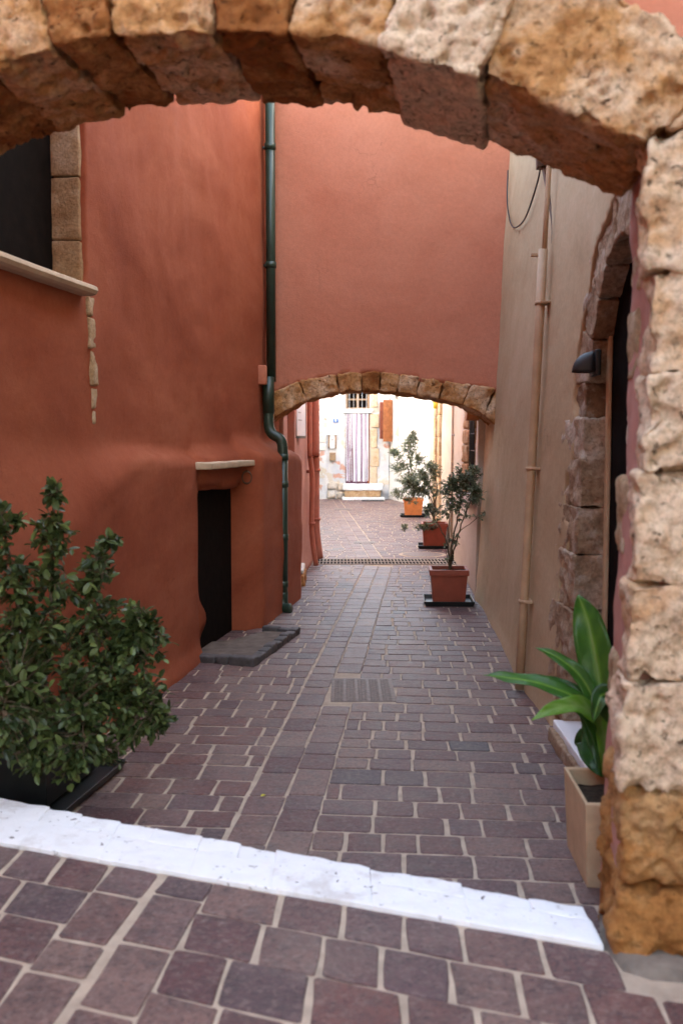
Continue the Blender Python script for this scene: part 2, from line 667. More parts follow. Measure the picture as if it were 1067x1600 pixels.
def whitewash():
    m = M("white_painted_stone")
    n = m.noise(9, 5, .65)
    col = m.ramp(n, [(.22, (.72, .69, .67)), (.45, (.84, .83, .83)), (.8, (.88, .88, .89))])
    v = m.noise(30, 2, .5, vec=m.pos((1, 1, 1), (2, 5, 1)), dist=.5)
    n2 = m.noise(3.1, 4, .7)
    spk = m.math('MULTIPLY', m.ramp(v, [(.29, 1.0), (.335, 0.0)]), m.ramp(n2, [(.42, .0), (.55, 1.0)]))
    col = m.mix(spk, col, (.11, .075, .07))
    n3 = m.noise(3.0, 5, .7)
    col = m.mix(m.ramp(n3, [(.57, 0.0), (.68, .5)]), col, (.52, .45, .40))
    m.color(col)
    m.rough(.8)
    m.spec(.3)
    m.bump(m.noise(20, 5, .65), .5, .012)
    m.bump(m.noise(90, 4, .7), .3, .004)
    return m.m


MAT['whitewash'] = whitewash()


def peeling(name, base, grey, patch, stonec, patch_lo=.56, stone_lo=.58, sc=1.0):
    m = M(name)
    n0 = m.noise(1.6 * sc, 4, .6)
    col = m.ramp(n0, [(.35, base), (.65, grey)])
    n1 = m.noise(1.3 * sc, 5, .6, vec=m.pos((1, 1, 1.4), (5, 2, 8)))
    n2 = m.noise(2.0 * sc, 6, .65, vec=m.pos((1, 1, 1), (1, 4, 3)))
    col = m.mix(m.ramp(n2, [(stone_lo, 0.0), (stone_lo + .04, .85)]), col, stonec)
    col = m.mix(m.ramp(n1, [(patch_lo, 0.0), (patch_lo + .03, .9)]), col, patch)
    n3 = m.noise(12, 5, .7)
    col = m.mix(m.ramp(n3, [(.3, .25), (.5, 0.0)]), col, tuple(x * .55 for x in grey))
    m.color(col)
    m.rough(.95)
    m.spec(.2)
    m.bump(n2, .7, .05)
    m.bump(m.noise(20, 5, .7), .5, .02)
    return m.m


MAT['peeling'] = peeling("peeling_lime_wash", (.72, .69, .66), (.55, .57, .60), (.62, .30, .20), (.62, .52, .40), .60, .56)
MAT['limewash'] = peeling("cream_lime_wash", (.80, .77, .72), (.70, .68, .66), (.62, .36, .24), (.66, .55, .42), .66, .64)


def big_leaf():
    m = M("bright_green_leaf")
    t = m.attr("tint")
    col = m.ramp(t, [(0, (.018, .075, .016)), (.5, (.055, .19, .022)), (.8, (.16, .36, .03)), (1, (.36, .50, .16))])
    m.color(m.mix(.3, col, m.ramp(m.noise(30, 4, .6), [(.3, (.012, .05, .012)), (.7, (.06, .2, .025))])))
    m.rough(.36)
    m.bump(m.noise(40, 3, .5), .25, .006)
    tr = m.n("ShaderNodeBsdfTranslucent")
    m.l(col, tr.inputs["Color"])
    mx = m.n("ShaderNodeMixShader")
    mx.inputs[0].default_value = .3
    m.l(m.b.outputs[0], mx.inputs[1]); m.l(tr.outputs[0], mx.inputs[2])
    m.l(mx.outputs[0], m.out.inputs["Surface"])
    return m.m


MAT['leaf_big'] = big_leaf()

# ------------------------------------------------------------------ ground
def sheet(name, poly, z, mat, parent=None, kind=None):
    o = mesh_obj(name, [(x, y, z) for x, y in poly], [tuple(range(len(poly)))], mat, parent)
    if kind: o["kind"] = kind
    return o


MAT['earth'] = simple("dull_earth", (.13, .10, .08), 1.0, .1, .3, .6, .5, 4)
ground = sheet("ground", [(-220, -120), (220, -120), (220, 320), (-220, 320)], -.06, MAT['earth'], kind="structure")

STEP_FAR = lambda x: 4.203 + (x + 1.475) * (3.211 - 4.203) / (.78 + 1.475)
STEP_NEAR = lambda x: 3.738 + (x + 1.316) * (2.958 - 3.738) / (.77 + 1.316)
UP = .15

alley = mesh_obj("alley_pavement", [(-7, 2.6, -.05), (5, 2.6, -.05), (5, 31, -.05), (-7, 31, -.05), (-7, 2.6, -.004), (5, 2.6, -.004), (5, 31, -.004), (-7, 31, -.004)],
                 [(4, 5, 6, 7), (0, 1, 5, 4), (1, 2, 6, 5), (2, 3, 7, 6), (3, 0, 4, 7)], MAT['mortar'])
tag(alley, kind="structure", label="purple grey stone paving of the lower alley with sandy joints")
_p = [(-5, -6), (5, -6), (5, STEP_NEAR(5)), (-5, STEP_NEAR(-5))]
upper = mesh_obj("upper_pavement", [(x, y, -.04) for x, y in _p] + [(x, y, UP - .0045) for x, y in _p],
                 [(4, 5, 6, 7), (0, 1, 5, 4), (1, 2, 6, 5), (2, 3, 7, 6), (3, 0, 4, 7)], MAT['mortar'])
tag(upper, kind="structure", label="raised paving of large purple stones in front of the white step")


def paver_geo(q, z, V, Fc, T, tint, dome=.0, bev=.0045, rng=random):
    """q: four corners counter-clockwise in plan; adds a worn block"""
    c = sum((Vector((p[0], p[1])) for p in q), Vector((0, 0))) / 4
    ring = []
    for i in range(4):
        p = Vector(q[i]); pn = Vector(q[(i + 1) % 4]); pp = Vector(q[i - 1])
        ch = rng.uniform(.003, .012)
        ring.append(p + (pp - p).normalized() * ch)
        ring.append(p + (pn - p).normalized() * ch)
        if (pn - p).length > .12:
            mid = (p + pn) / 2
            ring.append(mid + (mid - c).normalized() * rng.uniform(-.004, .005))
    n = len(ring)
    b = len(V)
    tx, ty = rng.uniform(-.007, .007), rng.uniform(-.007, .007)
    zz = z + rng.uniform(.0, .003)
    def h(p):
        return zz + (p.x - c.x) * tx + (p.y - c.y) * ty
    for p in ring: V.append((p.x, p.y, z - .03))
    for p in ring: V.append((p.x, p.y, h(p) - bev * .8))
    for p in ring:
        p2 = p + (c - p).normalized() * bev
        V.append((p2.x, p2.y, h(p2)))
    for i in range(n):
        j = (i + 1) % n
        Fc.append((b + i, b + j, b + n + j, b + n + i))
        Fc.append((b + n + i, b + n + j, b + 2 * n + j, b + 2 * n + i))
    Fc.append(tuple(b + 2 * n + i for i in range(n)))
    T.extend([tint] * (3 * n))


CT, ST = math.cos(R(4.04)), math.sin(R(4.04))
def project(x, y, z):
    dz = z - 1.7
    f = y * CT - dz * ST
    u = y * ST + dz * CT
    Fp = 35 / 36 * 1600
    return 533.5 + Fp * x / f, 800 - Fp * u / f


def lay(parent, quads, z, n_parts, name="paver"):
    """quads: list of (corner list, tint). The nearest in view become parts, the rest one joined part."""
    vis = []; rest = []
    for q, t in quads:
        cx = sum(p[0] for p in q) / 4; cy = sum(p[1] for p in q) / 4
        inside = False
        if cy > 1.0:
            for px_, py_ in list(q) + [(cx, cy)]:
                a, b = project(px_, py_, z)
                if -5 < a < 1072 and -5 < b < 1605:
                    inside = True
        (vis if inside else rest).append((cy, q, t))
    vis.sort(key=lambda e: e[0])
    rest += vis[n_parts:]
    for cy, q, t in vis[:n_parts]:
        V, Fc, T = [], [], []
        paver_geo(q, z, V, Fc, T, t)
        mesh_obj(name, V, Fc, MAT['paver'], parent, tint=T)
    if rest:
        V, Fc, T = [], [], []
        for cy, q, t in rest:
            paver_geo(q, z, V, Fc, T, t)
        o = mesh_obj("small_pavers", V, Fc, MAT['paver'], parent, tint=T)
        o["kind"] = "stuff"


rg = random.Random(11)


def left_base(y):
    if y < 10.75: return -1.261 + .166 * (y - 6.7) + (.15 if y > 8.85 else 0)
    if y < 14.3: return -.58 + .043 * (y - 10.75)
    return -2.6


RW = [(3.4, 1.12), (4.2, 1.16), (5.72, 1.27), (6.68, 1.258), (10.2, 1.464), (10.75, 1.46), (23, 2.02), (26, 2.2), (30.1, 1.33)]
def right_base(y):
    return interp(RW, y)


def strip_right(y):
    return .022 + .0875 * (y - 5.85) if y < 14.1 else .744 - .045 * (y - 14.1) - .13


def tint():
    return rg.random()


MANHOLE = (-.07, .36, 6.42, 7.06)
quads = []
y = 3.05
while y < 29.4:
    h = rg.uniform(.172, .232)
    if 13.60 < y + h / 2 < 14.42:
        y += .05
        continue
    xs = strip_right(y)
    sl = -.0875 if y < 14.1 else .02
    g = rg.uniform(.014, .020)
    far = y > 14.2
    for side in (1, -1):
        x = xs + g / 2 if side == 1 else xs - .37 - g / 2
        lim = right_base(y) + .12 if side == 1 else left_base(y) - .12
        yo = 0 if side == 1 else rg.uniform(-.02, .02)
        first = True
        while (x < lim) if side == 1 else (x > lim):
            w = rg.choice([.15, .2, .22, .23, .25, .28, .34]) * rg.uniform(.92, 1.08)
            if first: w *= rg.uniform(.5, 1); first = False
            gg = rg.uniform(.014, .021)
            xa, xb = (x, x + w - gg) if side == 1 else (x - w + gg, x)
            x += w * side
            j = lambda: rg.uniform(-.004, .004)
            k = .0875 * .6
            q = [(xa + j(), y + g / 2 + sl * (xa - xs) + j()), (xb + j(), y + g / 2 + sl * (xb - xs) + j()),
                 (xb + j() + k * h, y + h - g / 2 + sl * (xb - xs) + j()), (xa + j() + k * h, y + h - g / 2 + sl * (xa - xs) + j())]
            cx = sum(p[0] for p in q) / 4; cy = sum(p[1] for p in q) / 4
            if cy < STEP_FAR(cx) - .02: continue
            if MANHOLE[0] - .06 < cx < MANHOLE[1] + .06 and MANHOLE[2] - .06 < cy < MANHOLE[3] + .06: continue
            quads.append((q, tint()))
    y += h
for colm in (0, 1):
    y = 3.1 + colm * .1
    while y < 29.3:
        h = rg.choice([.2, .24, .3, .36]) * rg.uniform(.9, 1.1)
        g = rg.uniform(.010, .016)
        if y < 14.1 and y + h > 13.72:
            y = 14.37
            continue
        w0, w1 = ((-.37, -.185) if colm == 0 else (-.185, 0))
        def sx(yy, w): return strip_right(yy) + w
        j = lambda: rg.uniform(-.004, .004)
        q = [(sx(y, w0) + g / 2 + j(), y + g / 2 + j()), (sx(y, w1) - g / 2 + j(), y + g / 2 - .015 + j()),
             (sx(y + h, w1) - g / 2 + j(), y + h - g / 2 - .015 + j()), (sx(y + h, w0) + g / 2 + j(), y + h - g / 2 + j())]
        cx = sum(p[0] for p in q) / 4; cy = sum(p[1] for p in q) / 4
        y += h
        if cy < STEP_FAR(cx) - .02: continue
        if MANHOLE[0] - .06 < cx < MANHOLE[1] + .06 and MANHOLE[2] - .1 < cy < MANHOLE[3] + .1: continue
        quads.append((q, .25 + .6 * tint()))
lay(alley, quads, 0.0, 295)

# upper paving: rows parallel to the step, a two-stone strip runs through it
quads = []
sl = -.374
def near_strip(yy, w): return -.43 + .12 * (yy - 3.5) + w
r = 0
d = 0.0
while d < 9.0:
    h = rg.uniform(.235, .285) if r else .23
    base = lambda x, dd: STEP_NEAR(x) - .012 - dd
    for side in (1, -1):
        y_mid = 3.4 - d - h / 2
        x = near_strip(base(-.4, d + h / 2), 0) + .008 if side == 1 else near_strip(base(-.8, d + h / 2), -.40) - .008
        while -2.4 < x < 4.6:
            w = rg.choice([.18, .2, .21, .22, .25]) * rg.uniform(.95, 1.08)
            gg = rg.uniform(.014, .021)
            xa, xb = (x, x + w - gg) if side == 1 else (x - w + gg, x)
            x += w * side
            j = lambda: rg.uniform(-.006, .006)
            k = .05
            q = [(xa + j() - k * h, base(xa, d + h - gg) + j()), (xb + j() - k * h, base(xb, d + h - gg) + j()), (xb + j(), base(xb, d) + j()), (xa + j(), base(xa, d) + j())]
            cx = sum(p[0] for p in q) / 4; cy = sum(p[1] for p in q) / 4
            if cx > .86 and cy > 2.72: continue
            quads.append((q, tint()))
    d += h
    r += 1
for colm in (0, 1):
    d = 0.0
    k = 0
    while d < 9.0:
        h = rg.choice([.2, .34, .38]) if k else (.16 if colm else .22)
        k += 1
        w0, w1 = ((-.40, -.205) if colm == 0 else (-.195, 0))
        g = .024
        def pt(w, dd):
            yy = 3.4 - dd
            x = near_strip(yy, w)
            return (x + rg.uniform(-.006, .006), STEP_NEAR(x) - .012 - dd + rg.uniform(-.006, .006))
        q = [pt(w0 + g / 2, d + h - g), pt(w1 - g / 2, d + h - g), pt(w1 - g / 2, d), pt(w0 + g / 2, d)]
        d += h
        quads.append((q, tint()))
lay(upper, quads, UP, 295)

# white painted step edge
step = empty("painted_step", (-.3, 3.45, 0), "white painted stone step edge crossing the alley", None, kind="structure")
x = -1.85
k = 0
while x < .80:
    w = min(rg.uniform(.26, .40), .80 - x)
    if .80 - x - w < .12: w = .80 - x
    x1 = x + w
    f0, f1 = STEP_FAR(x), STEP_FAR(x1)
    n0, n1 = STEP_NEAR(x), STEP_NEAR(x1)
    jj = rg.uniform(-.012, .012)
    zt = UP + .012 + rg.uniform(-.002, .002)
    m0, m1 = (n0 + f0) / 2 + .06, (n1 + f1) / 2 + .06
    split = rg.random() < .75
    if split:
        m0 = n0 + (f0 - n0) * .62; m1 = n1 + (f1 - n1) * .62
        c = [[[(x - .001, n0, -.03), (x - .001, n0, zt)], [(x - .001, m0 + .001, -.03), (x - .001, m0 + .001, zt)]],
             [[(x1 + .001, n1, -.03), (x1 + .001, n1, zt)], [(x1 + .001, m1 + .001, -.03), (x1 + .001, m1 + .001, zt)]]]
        stone("kerb_stone", c, MAT['whitewash'], step, res=.022, rough=.004, freq=9, rad=.004, seed=k)
        xm = x + w * rg.uniform(.35, .65)
        for a, b in ((x, xm), (xm, x1)):
            ma, mb = [STEP_NEAR(t) + (STEP_FAR(t) - STEP_NEAR(t)) * .62 for t in (a, b)]
            fa, fb = STEP_FAR(a) + rg.uniform(-.014, .01), STEP_FAR(b) + rg.uniform(-.014, .01)
            zz = zt - rg.uniform(.0, .008)
            c = [[[(a - .001, ma, -.03), (a - .001, ma, zz)], [(a - .001, fa, -.03), (a - .001, fa, zz)]],
                 [[(b + .001, mb, -.03), (b + .001, mb, zz)], [(b + .001, fb, -.03), (b + .001, fb, zz)]]]
            stone("kerb_stone", c, MAT['whitewash'], step, res=.022, rough=.005, freq=10, rad=.005, seed=k + 40 + a)
    else:
        c = [[[(x - .001, n0, -.03), (x - .001, n0, zt)], [(x - .001, f0 + jj, -.03), (x - .001, f0 + jj, zt)]],
             [[(x1 + .001, n1, -.03), (x1 + .001, n1, zt)], [(x1 + .001, f1 + jj, -.03), (x1 + .001, f1 + jj, zt)]]]
        stone("kerb_stone", c, MAT['whitewash'], step, res=.022, rough=.005, freq=9, rad=.005, seed=k)
    x = x1
    k += 1

# ------------------------------------------------------------------ red house on the left
red = empty("red_house", (-1.6, 6.5, 0), "terracotta red plastered house with low dark doorway and bulging base", "house")


def low_door(y, t):
    near = 7.76 + .05 * math.sin(t * 3.2 + .6) - .03 * sstep(.2, 0, t)
    return near < y < 8.86 and t < 1.33 + .02 * math.sin(y * 5)


def left_x(y, t):
    xb = -1.261 + .166 * (y - 6.7)
    w = .09 + .75 * sstep(6.7, 4.6, y)
    tc = 1.60 - .25 * sstep(6.6, 4.6, y) + .02 * math.sin(y * 3.1)
    up = sstep(tc - w * .45, tc + w * .55, t)
    p = -.12 * up
    if y > 8.0:
        p += .045 * sstep(8.3, 10.2, y) * up
    b = sstep(8.86, 9.05, y)
    tb = 1.66 - .05 * (y - 9.4)**2
    p += .16 * b * (1 - sstep(tb - .06, tb + .10, t))
    p += .05 * sstep(.14, 0.0, t) * (1 - b)
    # hollow beside the low door, as the plaster rolls into the opening
    if t < 1.6:
        d = 7.79 - y
        if 0 <= d < .8:
            p -= .05 * math.exp(-d / .16)
    p += .018 * fbm((y, 1.7, t), 1.1, 3) + .006 * fbm((y, 4.2, t), 5.0, 3)
    return xb + p


def win_hole(y, t):
    return 4.35 < y < 5.92 and 2.60 < t < 4.15


build_wall("wall", lambda y, t: (left_x(y, t), y, t), (-1, .02, 0), (3.42, 10.74), (-.05, 5.2), .05,
           lambda y, t: low_door(y, t) or win_hole(y, t), MAT['red'], red, hole_depth=.30, back_to=(0, -6.0))
# window: near-black panel painting the unlit interior, stone jamb, sill
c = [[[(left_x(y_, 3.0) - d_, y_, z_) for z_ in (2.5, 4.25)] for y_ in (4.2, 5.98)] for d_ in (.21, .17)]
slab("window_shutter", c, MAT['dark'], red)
tz = 2.6
for k, hh in enumerate([.27, .36, .42, .40, .3]):
    x_ = left_x(5.78, tz + .2)
    wd = [.14, .12, .16, .13, .14][k]
    stone("jamb_stone", boxc(x_ - .16, x_ + .012 - .002 * k, 5.88 + .004 * (k % 2), 5.94 + wd, tz + .004, tz + hh - .004), MAT['stone_fine'], red, res=.03, rough=.006, rad=.012, seed=k + 60, tint=.35 + .1 * (k % 3))
    tz += hh
tz = 2.57
for k, (hh, y0, y1) in enumerate([(.13, 5.75, 5.90), (.19, 5.74, 5.87), (.22, 5.765, 5.925), (.14, 5.765, 5.875), (.09, 5.77, 5.84)]):
    xa = left_x((y0 + y1) / 2 + .18, tz - hh / 2)
    dy = .010 * k
    c = boxc(xa - .06, xa + .009, y0 + dy + .18, y1 + dy * .8 + .18, tz - hh + .004, tz - .004)
    stone("jamb_stone", c, MAT['stone_fine'], red, res=.03, rough=.010, rad=.016, seed=k + 80, tint=.5 + .06 * k)
    tz -= hh
# sill: rounded nosing
sl_pts = []
V, Fc = [], []
sx0 = lambda y: left_x(y, 2.75)
prof = [(-.15, 0), (.06, 0), (.085, .01), (.098, .03), (.092, .05), (.07, .062), (-.15, .066)]
ys_ = [4.0, 4.4, 4.8, 5.2, 5.6, 5.87]
for y in ys_:
    for a, b in prof:
        V.append((sx0(y) + a, y, 2.545 + b))
n = len(prof)
for i in range(len(ys_) - 1):
    for k in range(n):
        Fc.append((i * n + k, i * n + (k + 1) % n, (i + 1) * n + (k + 1) % n, (i + 1) * n + k))
Fc.append(tuple(range(n))); Fc.append(tuple((len(ys_) - 1) * n + k for k in range(n))[::-1])
mesh_obj("window_sill", V, Fc, MAT['slab'], red)
# low door: leaf painted near-black for the unlit doorway, lintel, stone hood slab
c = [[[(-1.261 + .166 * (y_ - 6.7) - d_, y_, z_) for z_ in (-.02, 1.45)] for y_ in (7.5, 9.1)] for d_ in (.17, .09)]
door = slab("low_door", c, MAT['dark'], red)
door["label"] = "low door panel painted near-black for the unlit doorway"
c = boxc(-1.3, -.90, 7.86, 8.90, 1.34, 1.475)
c = [[[(left_x(7.86, 1.2) - .25, 7.80, 1.30), (left_x(7.86, 1.2) - .25, 7.80, 1.48)], [(left_x(8.8, 1.2) - .35, 8.88, 1.30), (left_x(8.8, 1.2) - .35, 8.88, 1.48)]],
     [[(-1.10, 7.80, 1.32), (-1.10, 7.80, 1.48)], [(-.915, 8.88, 1.30), (-.915, 8.88, 1.48)]]]
stone("lintel", c, MAT['red'], red, res=.06, rough=.006, rad=.02, seed=5)
c = [[[(-1.26, 7.66, 1.485), (-1.26, 7.66, 1.545)], [(-1.02, 9.12, 1.485), (-1.02, 9.12, 1.545)]],
     [[(-1.00, 7.66, 1.485), (-1.00, 7.66, 1.535)], [(-.755, 9.12, 1.485), (-.755, 9.12, 1.535)]]]
stone("hood_slab", c, MAT['slab'], red, res=.06, rough=.003, rad=.008, seed=9)

# iron ring
V, Fc = [], []
ring_c = Vector((-.835, 8.80, 1.385))
pts = [ring_c + Vector((math.cos(a) * .042, .012 * math.sin(a / 2), math.sin(a) * (.055 + .006 * math.sin(a * .5)))) for a in [i * 2 * math.pi / 16 for i in range(41)]]
ring = tube("iron_ring", pts, .006, MAT['brown_iron'], None, 6)
tag(ring, "small coiled wire ring hanging beside the low doorway", "ring")

# little kerb of dark stones and cement pad by the low door
kerb = empty("door_kerb", (-.7, 7.6, 0), "dark stone kerb edging the low doorway of the red house", "kerb")
A, B, C_ = Vector((-1.13, 7.60)), Vector((-.66, 7.42)), Vector((-.365, 8.74))
pad = [A + Vector((-.2, .05)), A, B, C_, Vector((-.66, 8.80)), Vector((-.95, 8.4)), Vector((-1.4, 8.2))]
pc = sum(pad, Vector((0, 0))) / len(pad)
pad = [p + (pc - p).normalized() * .06 for p in pad]
V = [(p.x, p.y, -.03) for p in pad] + [(p.x, p.y, .022) for p in pad]
n = len(pad)
mesh_obj("cement_pad", V, [tuple(range(n, 2 * n))] + [(i, (i + 1) % n, n + (i + 1) % n, n + i) for i in range(n)], simple('dark_cement', (.16, .12, .10), .95, .2, .35, 10, .8, 40), kerb)
def kerb_run(P, Q, lens, w, h, seed):
    d = (Q - P).normalized(); nrm = Vector((-d.y, d.x))
    s = 0
    tot = sum(lens)
    L = (Q - P).length
    for k, l in enumerate(lens):
        l *= L / tot
        p0 = P + d * (s + .004); p1 = P + d * (s + l - .004)
        hh = h + .008 * ((k * 7) % 3 - 1)
        c = [[[(p0.x, p0.y, -.02), (p0.x, p0.y, hh)], [(p0.x + nrm.x * w, p0.y + nrm.y * w, -.02), (p0.x + nrm.x * w, p0.y + nrm.y * w, hh)]],
             [[(p1.x, p1.y, -.02), (p1.x, p1.y, hh)], [(p1.x + nrm.x * w, p1.y + nrm.y * w, -.02), (p1.x + nrm.x * w, p1.y + nrm.y * w, hh)]]]
        stone("kerb_stone", c, MAT['dark_stone'], kerb, res=.035, rough=.006, rad=.012, seed=seed + k)
        s += l
kerb_run(A, B, [1.1, .7, 1.4], .10, .06, 200)
kerb_run(B, C_, [.5, .22, .25, .2, .24, .2, .22, .2], .08, .06, 220)
kerb_run(C_ + Vector((-.02, .01)), Vector((-.68, 8.90)), [1, 1], .08, .05, 250)

# ------------------------------------------------------------------ arch wall across the alley (salmon)
INT2 = [(-.80, 1.87), (-.69, 1.955), (-.41, 2.10), (-.09, 2.19), (.27, 2.214), (.69, 2.176), (1.09, 2.11), (1.35, 2.026), (1.53, 1.91), (1.66, 1.80)]
EXT2 = [(-.80, 2.15), (-.69, 2.20), (-.35, 2.325), (.04, 2.388), (.43, 2.39), (.82, 2.337), (1.22, 2.275), (1.53, 2.235), (1.66, 2.20)]
archwall = empty("arch_wall", (.4, 10.4, 0), "salmon plastered wall spanning the alley on a low stone arch", "wall")
CW_Y = lambda x, t: 10.16 + .012 * fbm((x, 9.0, t), 1.3, 3) + .003 * fbm((x, 3.0, t), 8, 2)
build_wall("wall", lambda x, t: (x, CW_Y(x, t), t), (0, 1, 0), (-1.0, 1.95), (1.4, 5.2), .05,
           lambda x, t: t < smooth_interp(EXT2, x) - .02 + .018 * fbm((x, 0, 0), 9, 2), MAT['pink'], archwall, thick=.55, back_sheet=True, smooth_it=4)
J = [-.80, -.36, -.02, .215, .39, .565, .76, .985, 1.225, 1.45, 1.68]
for k in range(len(J) - 1):
    a, b = J[k], J[k + 1]
    lean = lambda x: (x - .35) * .10
    g = .004
    ia, ib = smooth_interp(INT2, a), smooth_interp(INT2, b)
    ea, eb = smooth_interp(EXT2, a + lean(a)) + .01, smooth_interp(EXT2, b + lean(b)) + .01
    yf = 10.135 + rg.uniform(-.006, .008)
    # split in two along the depth so that a joint shows from below
    c = [[[(a + g, yf, ia), (a + g + lean(a), yf, ea)], [(a + g, 10.70, ia), (a + g + lean(a), 10.70, ea)]],
         [[(b - g, yf, ib), (b - g + lean(b), yf, eb)], [(b - g, 10.70, ib), (b - g + lean(b), 10.70, eb)]]]
    stone("voussoir", c, MAT['stone'], archwall, res=.028, rough=.016, freq=9, rad=.018, seed=300 + k, tint=[.45, .5, .55, .35, .45, .5, .55, .5, .6, .5][k], pit=.012)

# ------------------------------------------------------------------ tan house on the right
tan = empty("tan_house", (1.6, 7, 0), "tan plastered house on the right with arched stone doorway", "house")


def right_x(y, t):
    b = interp(RW, y)
    p = .047 * t + .012 * fbm((y, 8.0, t), 1.0, 3) + .004 * fbm((y, 2.0, t), 5, 2)
    p -= .015 * sstep(.12, 0.0, t)
    return b + p


DC, DR, DSP = 4.925, .675, 2.0


def right_hole(y, t):
    j = .045 * fbm((y * 1.0, 0, t), 3.5, 3)
    jag = .20 + 1.6 * j + (.10 if (t % .62) < .28 and t < 2.0 else 0.0)
    if t < DSP:
        return abs(y - DC) < DR + jag
    return math.hypot(y - DC, t - DSP) < DR + .25 + 1.3 * j


build_wall("wall", lambda y, t: (right_x(y, t), y, t), (1, 0, 0), (3.45, 10.74), (-.05, 7.1), .04, right_hole, MAT['tan'], tan, hole_depth=.06, back_to=(0, 6.0), smooth_it=4)
slab("added_shade_storey", boxc(1.62, 5.9, 3.46, 6.9, 7.102, 8.0), MAT['tan'], tan, rad=.02)  # out of view, added to darken the near end of the red wall
# jamb blocks (far jamb faces the camera) and voussoirs of the doorway
zs = [.08, .42, .74, 1.06, 1.33, 1.60, 1.83, 2.03]
for side in (1, -1):
    for k in range(len(zs) - 1):
        y0 = DC + side * DR
        y1 = DC + side * (DR + [.44, .50, .42, .50, .44, .48, .44][k])
        if side < 0: y0, y1 = y1, y0
        xf = right_x(y0, zs[k]) + .012
        if side > 0: xf2 = right_x(y1, zs[k]) + .012
        else: xf2 = xf
        rec = .0
        tn = [.45, .4, .55, .4, .5, .85, .1][k]  # set-back top course tinted darker, painting the shade of its socket
        if k == 6: rec = .10
        yy0 = y0 + (rec if side > 0 else 0); yy1 = y1 - (0 if side > 0 else rec)
        q_ = .0 if k != 6 else .02
        zz0, zz1 = zs[k] + .001, zs[k + 1] - .001
        cj = [[[(xf + q_, yy0, zz0), (xf + q_, yy0, zz1)], [(xf2 + q_, yy1, zz0), (xf2 + q_, yy1, zz1)]], [[(xf + .26, yy0, zz0), (xf + .26, yy0, zz1)], [(xf2 + .26, yy1, zz0), (xf2 + .26, yy1, zz1)]]]
        stone("jamb_stone", cj, MAT['stone_dirty'], tan, res=.022, rough=.020, freq=9, rad=.010, seed=400, tint=tn, pit=.006)
nv = 9
for k in range(nv):
    a0 = math.pi * k / nv; a1 = math.pi * (k + 1) / nv
    c = []
    for a in (a0 + .008, a1 - .008):
        row = []
        for depth in (0, 1):
            row.append([])
            for rr in (DR, DR + .42):
                yy = DC + math.cos(a) * rr; zz = DSP + .03 + math.sin(a) * rr
                xf = right_x(yy, zz) + .012
                row[-1].append((xf + depth * .26, yy, zz))
        c.append(row)
    stone("voussoir", c, MAT['stone_dirty'], tan, res=.025, rough=.016, freq=9, rad=.010, seed=450, tint=.3 + .3 * rg.random(), pit=.006)
# backing, door frame and door leaf painted near-black as the unlit opening
xd = 1.42
slab("door_leaf", boxc(1.515, 1.55, 4.15, 5.70, .06, 2.85), MAT['dark'], tan)
for k in range(4):
    slab("door_plank", boxc(1.50, 1.513, 4.28 + k * .322, 4.28 + k * .322 + .312, .12, 2.72), MAT['dark'], tan)
slab("door_frame", boxc(1.474, 1.498, 5.55, 5.598, .10, 2.45), MAT['planter_tan'], tan)
thr = stone("threshold", [[[(1.19, 4.22, -.02), (1.19, 4.22, .105)], [(1.215, 5.63, -.02), (1.215, 5.63, .105)]], [[(1.55, 4.22, -.02), (1.55, 4.22, .105)], [(1.55, 5.63, -.02), (1.55, 5.63, .105)]]],
            MAT['marble'], tan, res=.08, rough=.003, rad=.008, seed=3)
thr["label"] = "white marble threshold slab"
stone("threshold_edge", [[[(1.155, 4.25, -.02), (1.155, 4.25, .075)], [(1.18, 5.60, -.02), (1.18, 5.60, .075)]], [[(1.186, 4.25, -.02), (1.186, 4.25, .075)], [(1.211, 5.60, -.02), (1.211, 5.60, .075)]]],
      MAT['stone_dirty'], tan, res=.05, rough=.008, rad=.01, seed=8, tint=.4)

# ------------------------------------------------------------------ near stone archway
AN = R(9.3)
AU = Vector((math.cos(AN), -math.sin(AN), 0)); ANV = Vector((math.sin(AN), math.cos(AN), 0))
AP = Vector((.82, 2.98, 0))
def AW(u, w, z):
    p = AP + AU * u + ANV * w
    return Vector((p.x, p.y, z))


